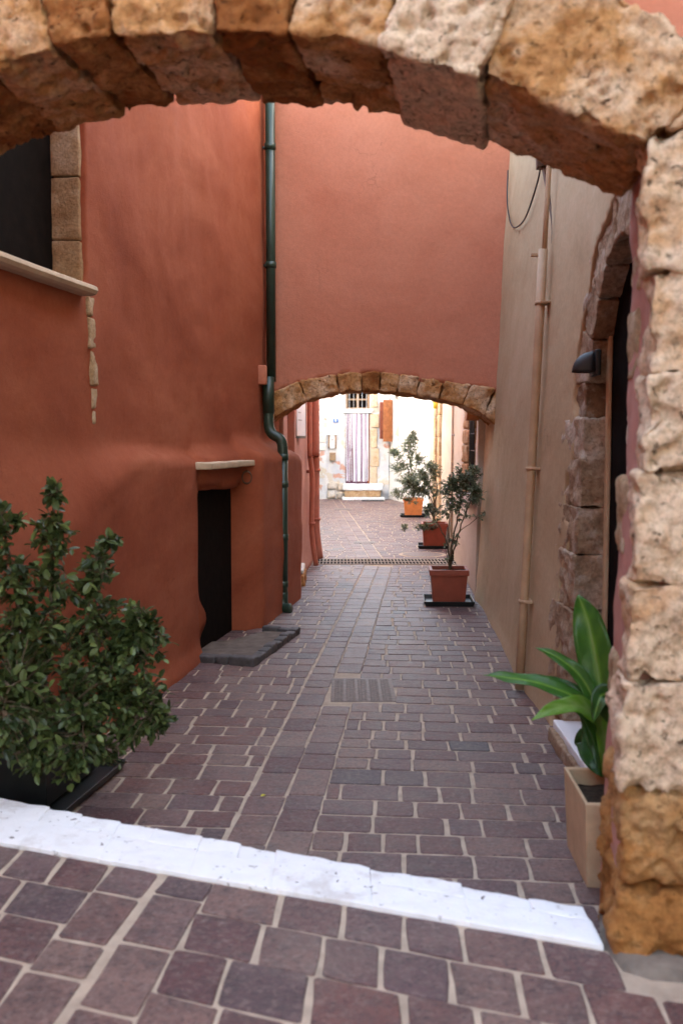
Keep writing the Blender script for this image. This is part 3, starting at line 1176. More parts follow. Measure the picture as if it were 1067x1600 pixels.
INT1 = [(-2.85, 2.56), (-2.6, 2.70), (-2.3, 2.82), (-1.94, 2.93), (-1.6, 2.98), (-1.2, 2.968), (-.78, 2.915), (-.43, 2.80), (-.2, 2.71), (.07, 2.575), (.3, 2.45)]
gate = empty("stone_archway", (.0, 3.4, 0), "rough honey limestone archway framing the view of the alley", "arch")
JN = [-2.85, -2.6, -2.3, -2.02, -1.77, -1.57, -1.24, -1.0, -.71, -.41, .075]
fro = [0, .012, .0, .01, .0, .015, .0, .0, -.055, -.01]
tin = [.3, .55, .3, .5, .3, .62, .15, .48, 1.05, .55]
for k in range(len(JN) - 1):
    a, b = JN[k], JN[k + 1]
    lean = lambda u: (u + 1.4) * .16
    g = .005
    H = [.34, .36, .34, .36, .33, .35, .36, .34, .34, .36][k]
    Hb = .20 if k == 9 else H
    ia, ib = smooth_interp(INT1, a), smooth_interp(INT1, b)
    lo = -.03 if k == 8 else rg.uniform(-.022, .012)
    w0 = fro[k]
    c = [[[AW(a + g, w0, ia + lo), AW(a + g + lean(a), w0, ia + H)], [AW(a + g, .66 + rg.uniform(-.02, .02), ia + lo), AW(a + g + lean(a), .66, ia + H)]],
         [[AW(b - g, w0, ib + lo), AW(b - g + lean(b), w0, ib + Hb)], [AW(b - g, .66 + rg.uniform(-.02, .02), ib + lo), AW(b - g + lean(b), .66, ib + Hb)]]]
    stone("voussoir", c, MAT['stone'], gate, res=.011, rough=.016, freq=8, rad=.012, seed=500, tint=tin[k], pit=.022, oc=5)
# springing block of the right pier and the pier blocks below
pz = [.02, .34, .64, .975, 1.27, 1.61, 1.90, 2.20, 2.60]
pu = [(.02, -.13), (.035, -.02), (.03, -.01), (.045, .0), (.06, .01), (.085, -.005), (.095, .005), (.075, .0)]
ptint = [.45, .6, .92, .68, .82, .76, .72, .72]
for k in range(len(pz) - 1):
    u0, w0 = pu[k]
    z0, z1 = pz[k] + .002, pz[k + 1] - .002
    dd = .17 if k > 1 else .42
    m_ = MAT['stone_base'] if k < 2 else MAT['stone']
    tilt = [.0, .02, -.012, .02, -.01, .03, .015, .0][k]
    c = [[[AW(u0 + (-.01 if k == 0 else 0), w0, z0), AW(u0, w0 + (.09 if k == 0 else .0), z1)], [AW(u0, dd, z0), AW(u0, dd, z1)]],
         [[AW(u0 + .50, w0, z0 + tilt), AW(u0 + .50, w0 + (.09 if k == 0 else 0), z1 + tilt)], [AW(u0 + .50, dd, z0 + tilt), AW(u0 + .50, dd, z1 + tilt)]]]
    stone("pier_stone", c, m_, gate, res=.011, rough=.040 if k < 2 else .028, freq=5.5, rad=.03 if k < 2 else .010, seed=600, tint=ptint[k], pit=.020, oc=5)
# top block beside the springing
c = [[[AW(.10, .0, 2.605), AW(.22, .0, 2.77)], [AW(.10, .64, 2.605), AW(.22, .64, 2.77)]], [[AW(.72, .0, 2.605), AW(.72, .0, 2.68)], [AW(.72, .64, 2.605), AW(.72, .64, 2.68)]]]
stone("pier_stone", c, MAT['stone'], gate, res=.016, rough=.03, freq=7, rad=.04, seed=640, tint=.6, pit=.016, oc=5)
# small packing stones seen on the jamb's back half
for k, (z0, z1) in enumerate([(.1, .30), (.66, .95), (1.30, 1.58), (1.92, 2.16), (2.22, 2.42)]):
    u0 = [.035, .06, .075, .105, .115][k]
    c = [[[AW(u0, .46, z0), AW(u0, .46, z1)], [AW(u0, .655, z0), AW(u0, .655, z1)]], [[AW(u0 + .3, .46, z0), AW(u0 + .3, .46, z1)], [AW(u0 + .3, .655, z0), AW(u0 + .3, .655, z1)]]]
    stone("pier_stone", c, MAT['stone_fine'], gate, res=.02, rough=.014, freq=9, rad=.02, seed=660 + k, tint=.55, pit=.008)
# plaster core of the pier's jamb, and the red plaster spandrel above the arch
build_wall("jamb_plaster", lambda w, t: AW(interp([(.1, .02), (.9, .05), (1.6, .075), (2.2, .10), (2.6, .09)], t) + .018 + .016 * fbm((w, 5, t), 4, 3), w, t), tuple(AU), (.10, .645), (.0, 2.62), .025, None, MAT['rose'], gate, thick=.40)
build_wall("spandrel", lambda u, t: AW(u, .035 + .012 * fbm((u, 2, t), 2, 3), t), tuple(ANV), (-2.95, 1.5), (2.4, 6.0), .05,
           lambda u, t: t < (smooth_interp(INT1, u) + .27 if u < -.3 else (smooth_interp(INT1, u) + .16 if u < .06 else (2.72 if u < .35 else 2.4))), MAT['pink'], gate, thick=.56, back_sheet=True)
mesh = build_wall("pier_core", lambda u, t: AW(u, .05, t), tuple(ANV), (.42, 1.5), (0, 2.7), .2, None, MAT['rose'], gate, thick=.5)
# cement haunch at the pier's foot
haunch = [(-.02, -.02), (.02, -.16), (.10, -.20), (.35, -.20), (.7, -.15), (.7, .1), (.0, .25)]
V = [AW(u, w, UP - .02) for u, w in haunch] + [AW(u * .9 + .03, w * .85, UP + .02) for u, w in haunch]
n = len(haunch)
mesh_obj("cement_haunch", V, [tuple(range(n, 2 * n))] + [(i, (i + 1) % n, n + (i + 1) % n, n + i) for i in range(n)], simple('dirty_cement', (.20, .16, .13), .95, .2, .35, 10, .8, 40), gate, True)

# unseen house added beside the camera to shade the raised paving
shade_house = empty("added_shade_house", (5, -3, 0), "unseen tan house added at right to shade the raised paving", "house")
slab("wall", boxc(2.33, 9, -10, 3.40, -.03, 7.0), MAT['tan'], shade_house, rad=.02)

low_shade_house = empty("low_shade_house", (-4, -3, 0), "unseen low red house added at left to dim the raised paving", "house")  # added out of view to hold back sky light on the foreground
slab("wall", boxc(-8, -2.62, -10, 3.38, -.03, 4.7), MAT['red'], low_shade_house, rad=.02)

# ------------------------------------------------------------------ houses beyond the arch
rose = empty("rose_house", (-2, 12.5, 0), "rose plastered house corner just beyond the arch on the left", "house")
def rose_x(y, t): return -.58 + .043 * (y - 10.75) + .01 * fbm((y, 3.3, t), 1.5, 3) + .03 * sstep(.3, 0, t)
build_wall("wall", lambda y, t: (rose_x(y, t), y, t), (-1, 0, 0), (11.5, 14.25), (-.05, 4.0), .12, None, MAT['rose'], rose, back_to=(0, -6.5))
# ragged rubble edge just behind the arch
zr = 0.2
k = 0
while zr < 1.55:
    hh = rg.uniform(.12, .24)
    w = rg.uniform(.10, .2)
    stone("rubble_stone", boxc(-1.1, -.575 + rg.uniform(-.02, .03), 10.76, 11.15 + w, zr + .004, zr + hh - .004), MAT['stone'], rose, res=.04, rough=.02, freq=8, rad=.03, seed=700 + k, tint=.35 + .3 * rg.random())
    zr += hh; k += 1
for y0, y1 in ((11.32, 11.45),):
    stone("door_jamb", boxc(-1.0, -.60, y0, y1, .0, 1.15), MAT['dark'], rose, res=.2, rough=.004, rad=.01, seed=1)
stone("wedge_stone", [[[(-.75, 11.0, 1.02), (-.75, 11.0, 1.16)], [(-.75, 11.6, 1.12), (-.75, 11.6, 1.32)]], [[(-.535, 11.0, 1.02), (-.535, 11.0, 1.13)], [(-.50, 11.6, 1.14), (-.50, 11.6, 1.3)]]], MAT['slab'], rose, res=.06, rough=.012, rad=.015, seed=711)
slab("upper_wall", boxc(-6.0, -.62, 10.76, 11.52, 1.56, 4.0), MAT['rose'], rose, rad=.02)
slab("recess_shade_block", boxc(-1.6, -1.05, 10.76, 11.5, 0, 1.56), MAT['dark'], rose)  # near-black block paints the shade of the gap behind the rubble
ent = empty("rubble_step", (-.5, 11.2, 0), "small rubble step with whitewashed top at the foot of the rose house", "step")
for k, (y0, y1, xo, h) in enumerate([(10.32, 10.9, -.50, .20), (10.9, 11.6, -.47, .22), (11.6, 12.3, -.435, .20)]):
    stone("step_stone", boxc(-.80, xo, y0 + .004, y1 - .004, -.03, h * .72), MAT['stone'], ent, res=.04, rough=.018, rad=.03, seed=720 + k, tint=.4)
    stone("top_stone", boxc(-.80, xo - .015, y0 + .01, y1 - .01, h * .73, h), MAT['stone_white'], ent, res=.05, rough=.008, rad=.015, seed=730 + k, tint=.8)

# framed notice and pipes on the rose house
board = empty("notice_board", (-.5, 12.2, 1.8), "framed white notice hung high on the rose house beyond the arch", "sign")
c0 = rot_corners(boxc(-.565, -.535, 11.75, 12.35, 1.74, 2.36), R(-9), (-.55, 11.75, 0))
slab("frame", c0, MAT['black_iron'], board)
c1 = rot_corners(boxc(-.534, -.530, 11.79, 12.31, 1.77, 2.33), R(-9), (-.55, 11.75, 0))
sheet_ = slab("paper", c1, MAT['paper'], board, rad=.001)
for k in range(4):
    c2 = rot_corners(boxc(-.5295, -.528, 11.86, 12.02 + .06 * (k % 2), 2.22 - k * .09, 2.235 - k * .09), R(-9), (-.55, 11.75, 0))
    slab("printed_line", c2, MAT['grey_metal'], board, rad=.0005)

def rose_pipe(yc, r, off, bend, lab):
    e = empty("wall_pipe", (rose_x(yc, 0), yc, 0), lab, "pipe", "rose painted pipes on the rose house")
    pts = path_pts([(rose_x(yc, 4) + off, yc, 3.9), (rose_x(yc, 4) + off, yc, 1.75), (rose_x(yc, 2) + off, yc + .05, 1.5), (rose_x(yc, 1.2) + off + bend, yc + .12, 1.2), (rose_x(yc, .4) + off + bend, yc + .12, .5), (rose_x(yc, 0) + off + bend + .02, yc + .12, .03)], 5)
    tube("pipe", pts, r, MAT['rose_pvc'], e, 10)
    for z in (.6, 1.3, 2.4):
        tube("bracket", [(rose_x(yc, z) + off + (bend if z < 1.25 else 0), yc + (.12 if z < 1.4 else 0), z - .02), (rose_x(yc, z) + off + (bend if z < 1.25 else 0), yc + (.12 if z < 1.4 else 0), z + .02)], r * 1.25, MAT['rose_pvc'], e, 10)
rose_pipe(13.25, .035, .05, .03, "slender rose painted pipe left of the thicker one at the house corner")
rose_pipe(14.05, .06, .07, .0, "thicker rose painted downpipe right at the rose house corner")

# right-hand house beyond the arch
blush = empty("blush_house", (2.3, 16, 0), "blush plastered house beyond the arch with a barred window", "house")
def blush_x(y, t): return 1.46 + .0457 * (y - 10.75) + .012 * t + .012 * fbm((y, 7.7, t), 1.0, 3)
def b_hole(y, t): return (11.05 < y < 11.72 and 1.12 < t < 2.5) or (18.4 < y < 19.6 and t < 2.6)
build_wall("wall", lambda y, t: (blush_x(y, t), y, t), (1, 0, 0), (10.76, 23.0), (-.05, 4.6), .09, b_hole, MAT['blush'], blush, hole_depth=.28, back_to=(0, 6.5), smooth_it=1)
slab("window_pane", boxc(1.70, 1.73, 10.95, 11.85, 1.0, 2.6), MAT['dark'], blush)
slab("door_leaf", boxc(2.10, 2.14, 18.2, 19.8, 0, 2.7), MAT['wood_dark'], blush)
for k in range(5):
    yy = 11.14 + k * .125
    tube("window_bar", [(blush_x(yy, 1.8) - .02, yy, 1.12), (blush_x(yy, 1.8) - .02, yy, 2.5)], .009, MAT['black_iron'], blush, 6)
for k in range(7):
    zz = 1.22 + k * .19
    tube("window_bar", [(blush_x(11.07, 1.8) - .02, 11.07, zz), (blush_x(11.7, 1.8) - .02, 11.7, zz)], .008, MAT['grey_metal'], blush, 6)
zz = .98
k = 0
while zz < 2.6:
    hh = rg.uniform(.18, .3)
    yw = rg.uniform(.16, .34)
    xx = blush_x(11.9, zz)
    stone("jamb_stone", boxc(xx - .05, xx + .2, 11.74, 11.76 + yw + .3, zz + .004, zz + hh - .004), MAT['stone_fine'], blush, res=.05, rough=.018, rad=.03, seed=760 + k, tint=.4)
    zz += hh; k += 1
stone("window_sill", boxc(blush_x(11.4, 1) - .10, blush_x(11.4, 1) + .2, 10.95, 11.95, 1.02, 1.11), MAT['stone_white'], blush, res=.08, rough=.01, rad=.02, seed=790, tint=.6)
zz = 0
k = 0
while zz < 2.6:
    hh = rg.uniform(.3, .45)
    for y0, y1 in ((18.1, 18.42), (19.58, 19.95)):
        xx = blush_x(y0, zz)
        stone("door_jamb", boxc(xx - .05, xx + .25, y0, y1, zz + .004, zz + hh - .004), MAT['stone_fine'], blush, res=.09, rough=.01, rad=.02, seed=800 + k, tint=.5)
        k += 1
    zz += hh
beam = slab("wooden_beam", boxc(1.35, 1.62, 10.78, 10.95, 1.93, 2.03), MAT['wood'], blush)
bp = empty("thin_pipe", (blush_x(14.6, 0), 14.6, 0), "thin dark cable pipe running down the blush house wall", "pipe")
tube("pipe", [(blush_x(14.6, 0) - .03, 14.6, .1), (blush_x(14.6, 3) - .03, 14.6, 5.5)], .018, MAT['blush'], bp, 8)
for z in (.8, 1.8, 2.8):
    tube("bracket", [(blush_x(14.6, z) - .03, 14.6, z - .015), (blush_x(14.6, z) - .03, 14.6, z + .015)], .025, MAT['grey_metal'], bp, 8)
# small yellow lantern by the far door
lan = empty("wall_lantern", (blush_x(17.6, 2.3) - .1, 17.6, 2.3), "small yellow lantern high on the blush house wall", "lantern")
lx = blush_x(17.6, 2.3)
tube("arm", [(lx, 17.6, 2.46), (lx - .09, 17.6, 2.50), (lx - .16, 17.6, 2.46)], .012, MAT['black_iron'], lan, 6)
m_y = simple("amber_lantern_glass", (.75, .50, .05), .25, .5, .1, 8, 0)
tube("glass", [(lx - .16, 17.6, 2.28), (lx - .16, 17.6, 2.40)], [.035, .055], m_y, lan, 6)
tube("cap", [(lx - .16, 17.6, 2.405), (lx - .16, 17.6, 2.46)], [.07, .015], MAT['black_iron'], lan, 8)

# hidden left row behind the rose house, added to shape the far light
grey = empty("set_back_shade_house", (-3, 20, 0), "hidden house added behind the rose house corner to shape the light", "house")
slab("wall", boxc(-7, -1.9, 14.26, 16.35, -.03, 4.0), MAT['blush'], grey, rad=.02)
grey2 = empty("set_back_shade_house", (-3, 21, 0), "hidden pale house added left of the far doorway to shape the light", "house")
slab("wall", boxc(-7, -1.15, 16.95, 29.3, -.03, 4.4), MAT['limewash'], grey2, rad=.02)

# far white house with strip-curtained door
far = empty("far_house", (.3, 30, 0), "peeling white house facing down the alley with ribbon curtained door", "house")
FY = 29.6
def fhole(x, t): return .13 < x < .83 and .45 < t < 3.20
def fdep(x, t): return FY + .03 * fbm((x, 1.1, t), 2.2, 4) - .04 * sstep(.7, .1, t) * abs(fbm((x, 5, t), 4, 3)) - (.05 if x < -.42 else 0)
build_wall("wall", lambda x, t: (x, fdep(x, t), t), (0, 1, 0), (-.86, 1.42), (-.05, 5.2), .045, fhole, MAT['peeling'], far, hole_depth=.25, back_to=(1, 34.0), smooth_it=0)
zz = 0; k = 0
while zz < 3.6:
    hh = rg.uniform(.2, .38); w = rg.choice([.22, .34, .42])
    stone("quoin_stone", boxc(-.88, -.88 + w, FY - .085 + rg.uniform(-.01, .02), FY + .2, zz + .006, zz + hh - .006), MAT['stone_white'], far, res=.07, rough=.02, freq=6, rad=.04, seed=830 + k, tint=.6 + .3 * rg.random())
    zz += hh; k += 1
for k, (x0, x1, z0, z1) in enumerate([(-.42, -.16, .02, .27), (-.15, .06, .02, .22), (-.40, -.10, .28, .52), (-.09, .07, .24, .50)]):
    stone("base_stone", boxc(x0, x1 - .01, FY - .09, FY + .1, z0, z1 - .01), MAT['stone_white'], far, res=.06, rough=.025, freq=7, rad=.05, seed=860 + k, tint=.35)
for k, (z0, z1) in enumerate([(.47, .95), (.96, 1.5), (1.51, 2.1), (2.11, 2.52), (2.72, 3.2)]):
    stone("door_jamb", boxc(.852, 1.06 + .05 * (k % 2), FY - .055, FY + .12, z0, z1), MAT['stone_fine'], far, res=.08, rough=.012, rad=.025, seed=870 + k, tint=.75)
stone("lintel", boxc(.02, .92, FY - .09, FY + .15, 2.55, 2.66), MAT['whitewash'], far, res=.1, rough=.008, rad=.015, seed=880)
slab("door_leaf", boxc(.10, .86, FY + .16, FY + .20, .44, 2.56), MAT['curtain_plum'], far)
for k in range(3):
    slab("door_panel", boxc(.2 + .21 * k, .38 + .21 * k, FY + .145, FY + .158, .6, 2.4), MAT['curtain_plum'], far)
slab("door_post", boxc(.775, .828, FY + .03, FY + .10, .47, 2.54), MAT['wood'], far)
trw = slab("transom_pane", boxc(.10, .86, FY + .18, FY + .20, 2.66, 3.24), MAT['dark'], far)
for x_ in (.155, .48, .80):
    slab("window_frame", boxc(x_ - .035, x_ + .035, FY + .10, FY + .15, 2.67, 3.2), MAT['wood_pale'], far)
for z_ in (2.69, 2.95, 3.17):
    slab("window_frame", boxc(.125, .835, FY + .095, FY + .145, z_ - .022, z_ + .022), MAT['wood_pale'], far)
for k in range(5):
    tube("window_bar", [(.235 + k * .125, FY + .06, 2.66), (.235 + k * .125, FY + .06, 3.2)], .008, MAT['grey_metal'], far, 6)
# entrance steps
stp = empty("entrance_step", (.6, 29.2, 0), "whitewashed double step in front of the ribbon curtained door", "step")
stone("tread", boxc(.04, 1.22, 29.20, 29.58, .27, .46), MAT['whitewash'], stp, res=.09, rough=.012, rad=.03, seed=890)
stone("stone_riser", boxc(.10, 1.16, 29.235, 29.57, .075, .268), MAT['stone_fine'], stp, res=.08, rough=.02, rad=.02, seed=891, tint=.35)
stone("bottom_tread", boxc(.02, 1.26, 28.98, 29.60, -.02, .072), MAT['whitewash'], stp, res=.09, rough=.008, rad=.02, seed=892)
# ribbon curtain
curt = empty("ribbon_curtain", (.48, FY, 2.54), "white and lilac ribbon curtain hanging in the far doorway", "curtain")
tube("rod", [(.12, FY - .045, 2.535), (.84, FY - .045, 2.535)], .012, MAT['grey_metal'], curt, 8)
nst = 20
for k in range(nst):
    x_ = .15 + k * .0335 + rg.uniform(-.006, .006)
    w = rg.choice([.014, .022, .030])
    if 3 < k < 12: w *= 1.25
    tw = rg.uniform(-.5, .5); ph = rg.uniform(0, 6)
    bot = .50 + rg.uniform(0, .05)
    shift = rg.uniform(-.02, .02)
    V = []; Fc = []
    for i in range(13):
        t = i / 12
        z = 2.53 + (bot - 2.53) * t
        cx = x_ + shift * t + .006 * math.sin(t * 5 + ph)
        if k == 5 : cx -= .12 * sstep(.45, .8, t)
        a = tw * math.sin(t * 4 + ph)
        yy = FY - .045 - .012 * math.sin(t * 3 + ph) * t
        dx, dy = w / 2 * math.cos(a), w / 2 * math.sin(a)
        V += [(cx - dx, yy - dy, z), (cx + dx, yy + dy, z), (cx + dx + .002 * math.sin(a), yy + dy + .002, z), (cx - dx + .002 * math.sin(a), yy - dy + .002, z)]
    for i in range(12):
        for s in range(4):
            Fc.append((i * 4 + s, i * 4 + (s + 1) % 4, i * 4 + 4 + (s + 1) % 4, i * 4 + 4 + s))
    mesh_obj("ribbon", V, Fc, MAT['curtain_lilac'] if k % 4 == 1 or k in (8, 14) else (MAT['curtain_white']), curt)

# number plate, meter niche, letter box
plate = empty("house_number", (-.17, FY - .06, 2.32), "small blue enamel house number plate left of the far door", "sign")
slab("plate", boxc(-.245, -.095, FY - .07, FY - .055, 2.265, 2.37), MAT['blue'], plate, rad=.003)
cu = bpy.data.curves.new("numeral", 'FONT')
cu.body = "8"; cu.size = .11; cu.align_x = 'CENTER'; cu.align_y = 'CENTER'; cu.extrude = .002
to = bpy.data.objects.new("numeral", cu)
COL.objects.link(to)
dg = bpy.context.evaluated_depsgraph_get()
me = bpy.data.meshes.new_from_object(to.evaluated_get(dg))
bpy.data.objects.remove(to)
me.transform(Matrix.Translation((-.17, FY - .073, 2.317)) @ Matrix.Rotation(R(90), 4, 'X'))
obj_from("numeral", me, MAT['white_enamel'], plate)
meter = empty("meter_box", (-.27, FY - .06, 1.5), "electricity meter in a small framed niche left of the far door", "meter")
slab("hood", boxc(-.41, -.13, FY - .13, FY + .02, 1.90, 1.94), MAT['whitewash'], meter)
slab("frame", boxc(-.39, -.345, FY - .09, FY + .02, 1.50, 1.90), MAT['wood_pale'], meter)
slab("frame", boxc(-.195, -.15, FY - .09, FY + .02, 1.50, 1.90), MAT['wood_pale'], meter)
slab("back_panel", boxc(-.345, -.195, FY - .075, FY + .02, 1.50, 1.90), MAT['white_enamel'], meter)
slab("dial", boxc(-.30, -.24, FY - .085, FY - .076, 1.72, 1.79), MAT['grey_metal'], meter, rad=.003)
lb = empty("letter_box", (-.26, FY - .06, 1.2), "brown letter box under the meter on the peeling white wall", "box")
slab("body", boxc(-.35, -.17, FY - .15, FY - .04, 1.14, 1.38), simple("brown_letterbox_metal", (.36, .22, .12), .6, .4, .2, 10, .1), lb, rad=.01)
slab("flap", boxc(-.335, -.185, FY - .158, FY - .151, 1.31, 1.35), MAT['wood_pale'], lb, rad=.002)
wire = tube("wall_wire", path_pts([(-.27, FY - .05, 4.2), (-.28, FY - .05, 3.0), (-.275, FY - .05, 2.4), (-.30, FY - .06, 1.96)], 4), .007, MAT['grey_metal'], None, 5)
tag(wire, "thin grey wire running down to the meter niche", "wire")

# grey neighbour left of the far house
nb = empty("grey_house", (-1.6, 30.5, 0), "pale grey rendered house wall left of the peeling white house", "house")
slab("wall", boxc(-6, -.875, 30.2, 34, -.03, 5.0), MAT['limewash'], nb, rad=.02)
wb = slab("brick_patch", boxc(-.98, -.875, 29.75, 30.1, 2.1, 3.4), MAT['wood'], nb, rad=.02)

# bright white house on the right of the far door, with brown shutters
wh = empty("white_house", (2, 27, 0), "bright cream washed house on the right before the far door", "house")
P0_, P1_ = Vector((1.40, 29.85)), Vector((2.75, 22.6))
dW = (P1_ - P0_); LW = dW.length; dW.normalize(); nW = Vector((-dW.y, dW.x))  # into the house
if nW.x < 0: nW = -nW
def wpos(a, t):
    o = .03 * fbm((a, 2.7, t), 1.6, 4) - .05 * sstep(.5, 0, t)
    p = P0_ + dW * a + nW * o
    return (p.x, p.y, t)
build_wall("wall", wpos, (nW.x, nW.y, 0), (0, LW), (-.05, 4.6), .09, lambda a, t: .62 < a < 1.3 and 1.66 < t < 2.95, MAT['limewash'], wh, hole_depth=.22, thick=3.5, smooth_it=1)
def wbox(name, a0, a1, n0, n1, z0, z1, mat, parent, rad=.006):
    c = [[[None, None], [None, None]], [[None, None], [None, None]]]
    for i, a in enumerate((a0, a1)):
        for j, nn in enumerate((n0, n1)):
            for k_, z in enumerate((z0, z1)):
                p = P0_ + dW * a + nW * nn
                c[i][j][k_] = (p.x, p.y, z)
    return slab(name, c, mat, parent, rad=rad)
wbox("window_pane", .55, 1.36, .2, .23, 1.6, 3.0, MAT['dark'], wh)
# shutter leaf standing open, square to the wall, facing the alley
sh = empty("window_shutter", (1.3, 29.2, 1.7), "open brown wooden shutter leaf on the cream house by the far door", "shutter")
def shb(name, a, n0, n1, z0, z1, mat, th=.03):
    return wbox(name, a, a + th, n0, n1, z0, z1, mat, sh)
shb("stile", .60, -.30, -.245, 1.70, 2.92, MAT['wood'])
shb("stile", .60, -.075, -.02, 1.70, 2.92, MAT['wood'])
for z0 in (1.70, 2.10, 2.62, 2.84):
    shb("rail", .602, -.245, -.075, z0, z0 + .08, MAT['wood'])
for k in range(2):
    shb("board", .61, -.243 + k * .085, -.162 + k * .085, 1.72, 2.9, MAT['wood'], .015)
sh2 = empty("window_shutter", (1.5, 28.9, 1.7), "dark red brown shutter leaf folded edge-on beside the open one", "shutter")
p_ = wbox("leaf", .40, .44, -.36, -.03, 1.78, 2.86, MAT['wood_dark'], sh2)
wbox("batten", .385, .399, -.34, -.05, 1.95, 2.03, MAT['wood_dark'], sh2)
wbox("batten", .385, .399, -.34, -.05, 2.6, 2.68, MAT['wood_dark'], sh2)

# ------------------------------------------------------------------ pipes, cable, lamp, box
gp = empty("green_downpipe", (-.62, 9.95, 0), "dark green downpipe in the corner left of the stone arch", "pipe")
top = [(-.700, 10.04, 5.2), (-.702, 10.04, 2.3)]
tube("upper_pipe", [Vector(p) for p in top], .047, MAT['green_pvc'], gp, 16)
tube("lower_upper_pipe", [(-.728, 9.99, 2.34), (-.726, 9.96, 1.98)], .058, MAT['green_pvc'], gp, 16)
tube("offset_bend", path_pts([(-.726, 9.96, 2.02), (-.722, 9.95, 1.86), (-.69, 9.93, 1.78), (-.615, 9.91, 1.73), (-.585, 9.90, 1.66), (-.580, 9.90, 1.52)], 6), .052, MAT['green_pvc'], gp, 16)
tube("lower_pipe", [(-.580, 9.90, 1.56), (-.585, 9.885, .14)], .049, MAT['green_pvc'], gp, 16)
tube("shoe", path_pts([(-.585, 9.885, .2), (-.585, 9.885, .10), (-.572, 9.86, .05), (-.53, 9.83, .042), (-.50, 9.82, .045)], 5), .052, MAT['green_pvc'], gp, 16)
for z, x_, y_ in ((1.55, -.580, 9.90), (1.28, -.581, 9.897), (.28, -.585, 9.886), (3.45, -.702, 10.04), (4.6, -.702, 10.04), (.75, -.583, 9.89)):
    tube("collar", [(x_, y_, z - .03), (x_, y_, z + .03)], .056, MAT['green_pvc'], gp, 16)
    slab("collar_clip", boxc(x_ - .075, x_ - .04, y_ + .02, y_ + .06, z - .012, z + .012), MAT['green_pvc'], gp, rad=.003)

jb = empty("junction_box", (-.78, 10.0, 2.3), "small pink painted junction box beside the green downpipe", "box")
slab("case", boxc(-.835, -.735, 9.86, 9.93, 2.26, 2.45), MAT['pink'], jb, rad=.012)
slab("lid", boxc(-.829, -.741, 9.852, 9.859, 2.268, 2.442), MAT['pink'], jb, rad=.003)
slab("back_plate", boxc(-.815, -.755, 9.931, 10.12, 2.29, 2.42), MAT['pink'], jb, rad=.01)

tp = empty("tan_drainpipe", (1.2, 6.7, 0), "tan painted drainpipe fixed to the tan house wall", "pipe")
px0 = lambda t: 1.212 + .041 * t
tube("pipe", [(px0(z), 6.70, z) for z in (.015, .6, 1.2, 1.8, 2.4, 2.97)], .031, MAT['tan_pvc'], tp, 14)
tube("upper_pipe", [(px0(z) + .012, 6.72, z) for z in (2.95, 3.3, 3.7, 4.6)], .017, MAT['tan_pvc'], tp, 14)
for z in (.62, 1.52, 2.62):
    tube("bracket", [(px0(z), 6.70, z - .012), (px0(z), 6.70, z + .012)], .037, MAT['tan_pvc'], tp, 14)
    slab("bracket_arm", boxc(px0(z) - .012, px0(z) + .06, 6.635, 6.78, z - .008, z + .008), MAT['tan_pvc'], tp, rad=.003)
slab("hook", boxc(px0(2.97) - .075, px0(2.97) - .01, 6.72, 6.75, 2.93, 2.95), MAT['tan_pvc'], tp, rad=.003)

cab = empty("hanging_cable", (1.5, 8, 3.6), "dark cable hanging in a loop high on the tan house wall", "cable")
cpts = [(1.60, 9.95, 4.35), (1.56, 9.8, 4.0), (1.52, 9.2, 3.66), (1.49, 8.6, 3.53), (1.47, 8.0, 3.50), (1.455, 7.5, 3.62), (1.425, 7.32, 3.72)]
cpts = [(right_x(y, z) - .03, y, z) for x, y, z in cpts]
tube("loop", path_pts(cpts, 6), .007, MAT['black_iron'], cab, 6)
drop = [(right_x(7.1, z) - .018, yy, z) for z, yy in ((3.70, 7.3), (3.55, 7.15), (3.2, 6.85), (3.02, 6.76))]
tube("drop", path_pts(drop, 5), .012, MAT['brown_iron'], cab, 6)
cb = [[[Vector((right_x(7.2, 3.7) - .075, 7.2, 3.64)), Vector((right_x(7.2, 3.7) - .09, 7.2, 3.80))], [Vector((right_x(7.3, 3.7) - .06, 7.36, 3.66)), Vector((right_x(7.3, 3.7) - .06, 7.36, 3.80))]],
      [[Vector((right_x(7.2, 3.7) + .02, 7.2, 3.66)), Vector((right_x(7.2, 3.7) + .02, 7.2, 3.80))], [Vector((right_x(7.3, 3.7) + .02, 7.36, 3.66)), Vector((right_x(7.3, 3.7) + .02, 7.36, 3.80))]]]
slab("bracket", cb, MAT['brown_iron'], cab)

# wall lamp on the far jamb of the doorway
lamp = empty("wall_lamp", (1.33, 5.5, 2.1), "black hooded wall lamp on the stone jamb of the tan house door", "lamp")
V, Fc = [], []
na, nb_ = 10, 12
for i in range(na + 1):                       # quarter ball, open below, bulging out over the alley
    a = math.pi / 2 * i / na
    for k in range(nb_ + 1):
        b = math.pi * k / nb_
        V.append((1.375 - .115 * math.sin(a) * math.sin(b), 5.50 - .062 * math.cos(b) * math.sin(a) ** .5, 2.078 + .115 * math.cos(a)))
for i in range(na):
    for k in range(nb_):
        j = i * (nb_ + 1) + k
        Fc.append((j, j + 1, j + nb_ + 2, j + nb_ + 1))
hd = mesh_obj("hood", V, Fc, MAT['black_iron'], lamp, True)
so = hd.modifiers.new("thickness", 'SOLIDIFY'); so.thickness = .004
slab("back_plate", boxc(1.375, 1.405, 5.43, 5.575, 2.06, 2.20), MAT['black_iron'], lamp, rad=.008)
tube("bulb_holder", [(1.345, 5.50, 2.11), (1.345, 5.50, 2.085)], .03, MAT['black_plastic'], lamp, 12)

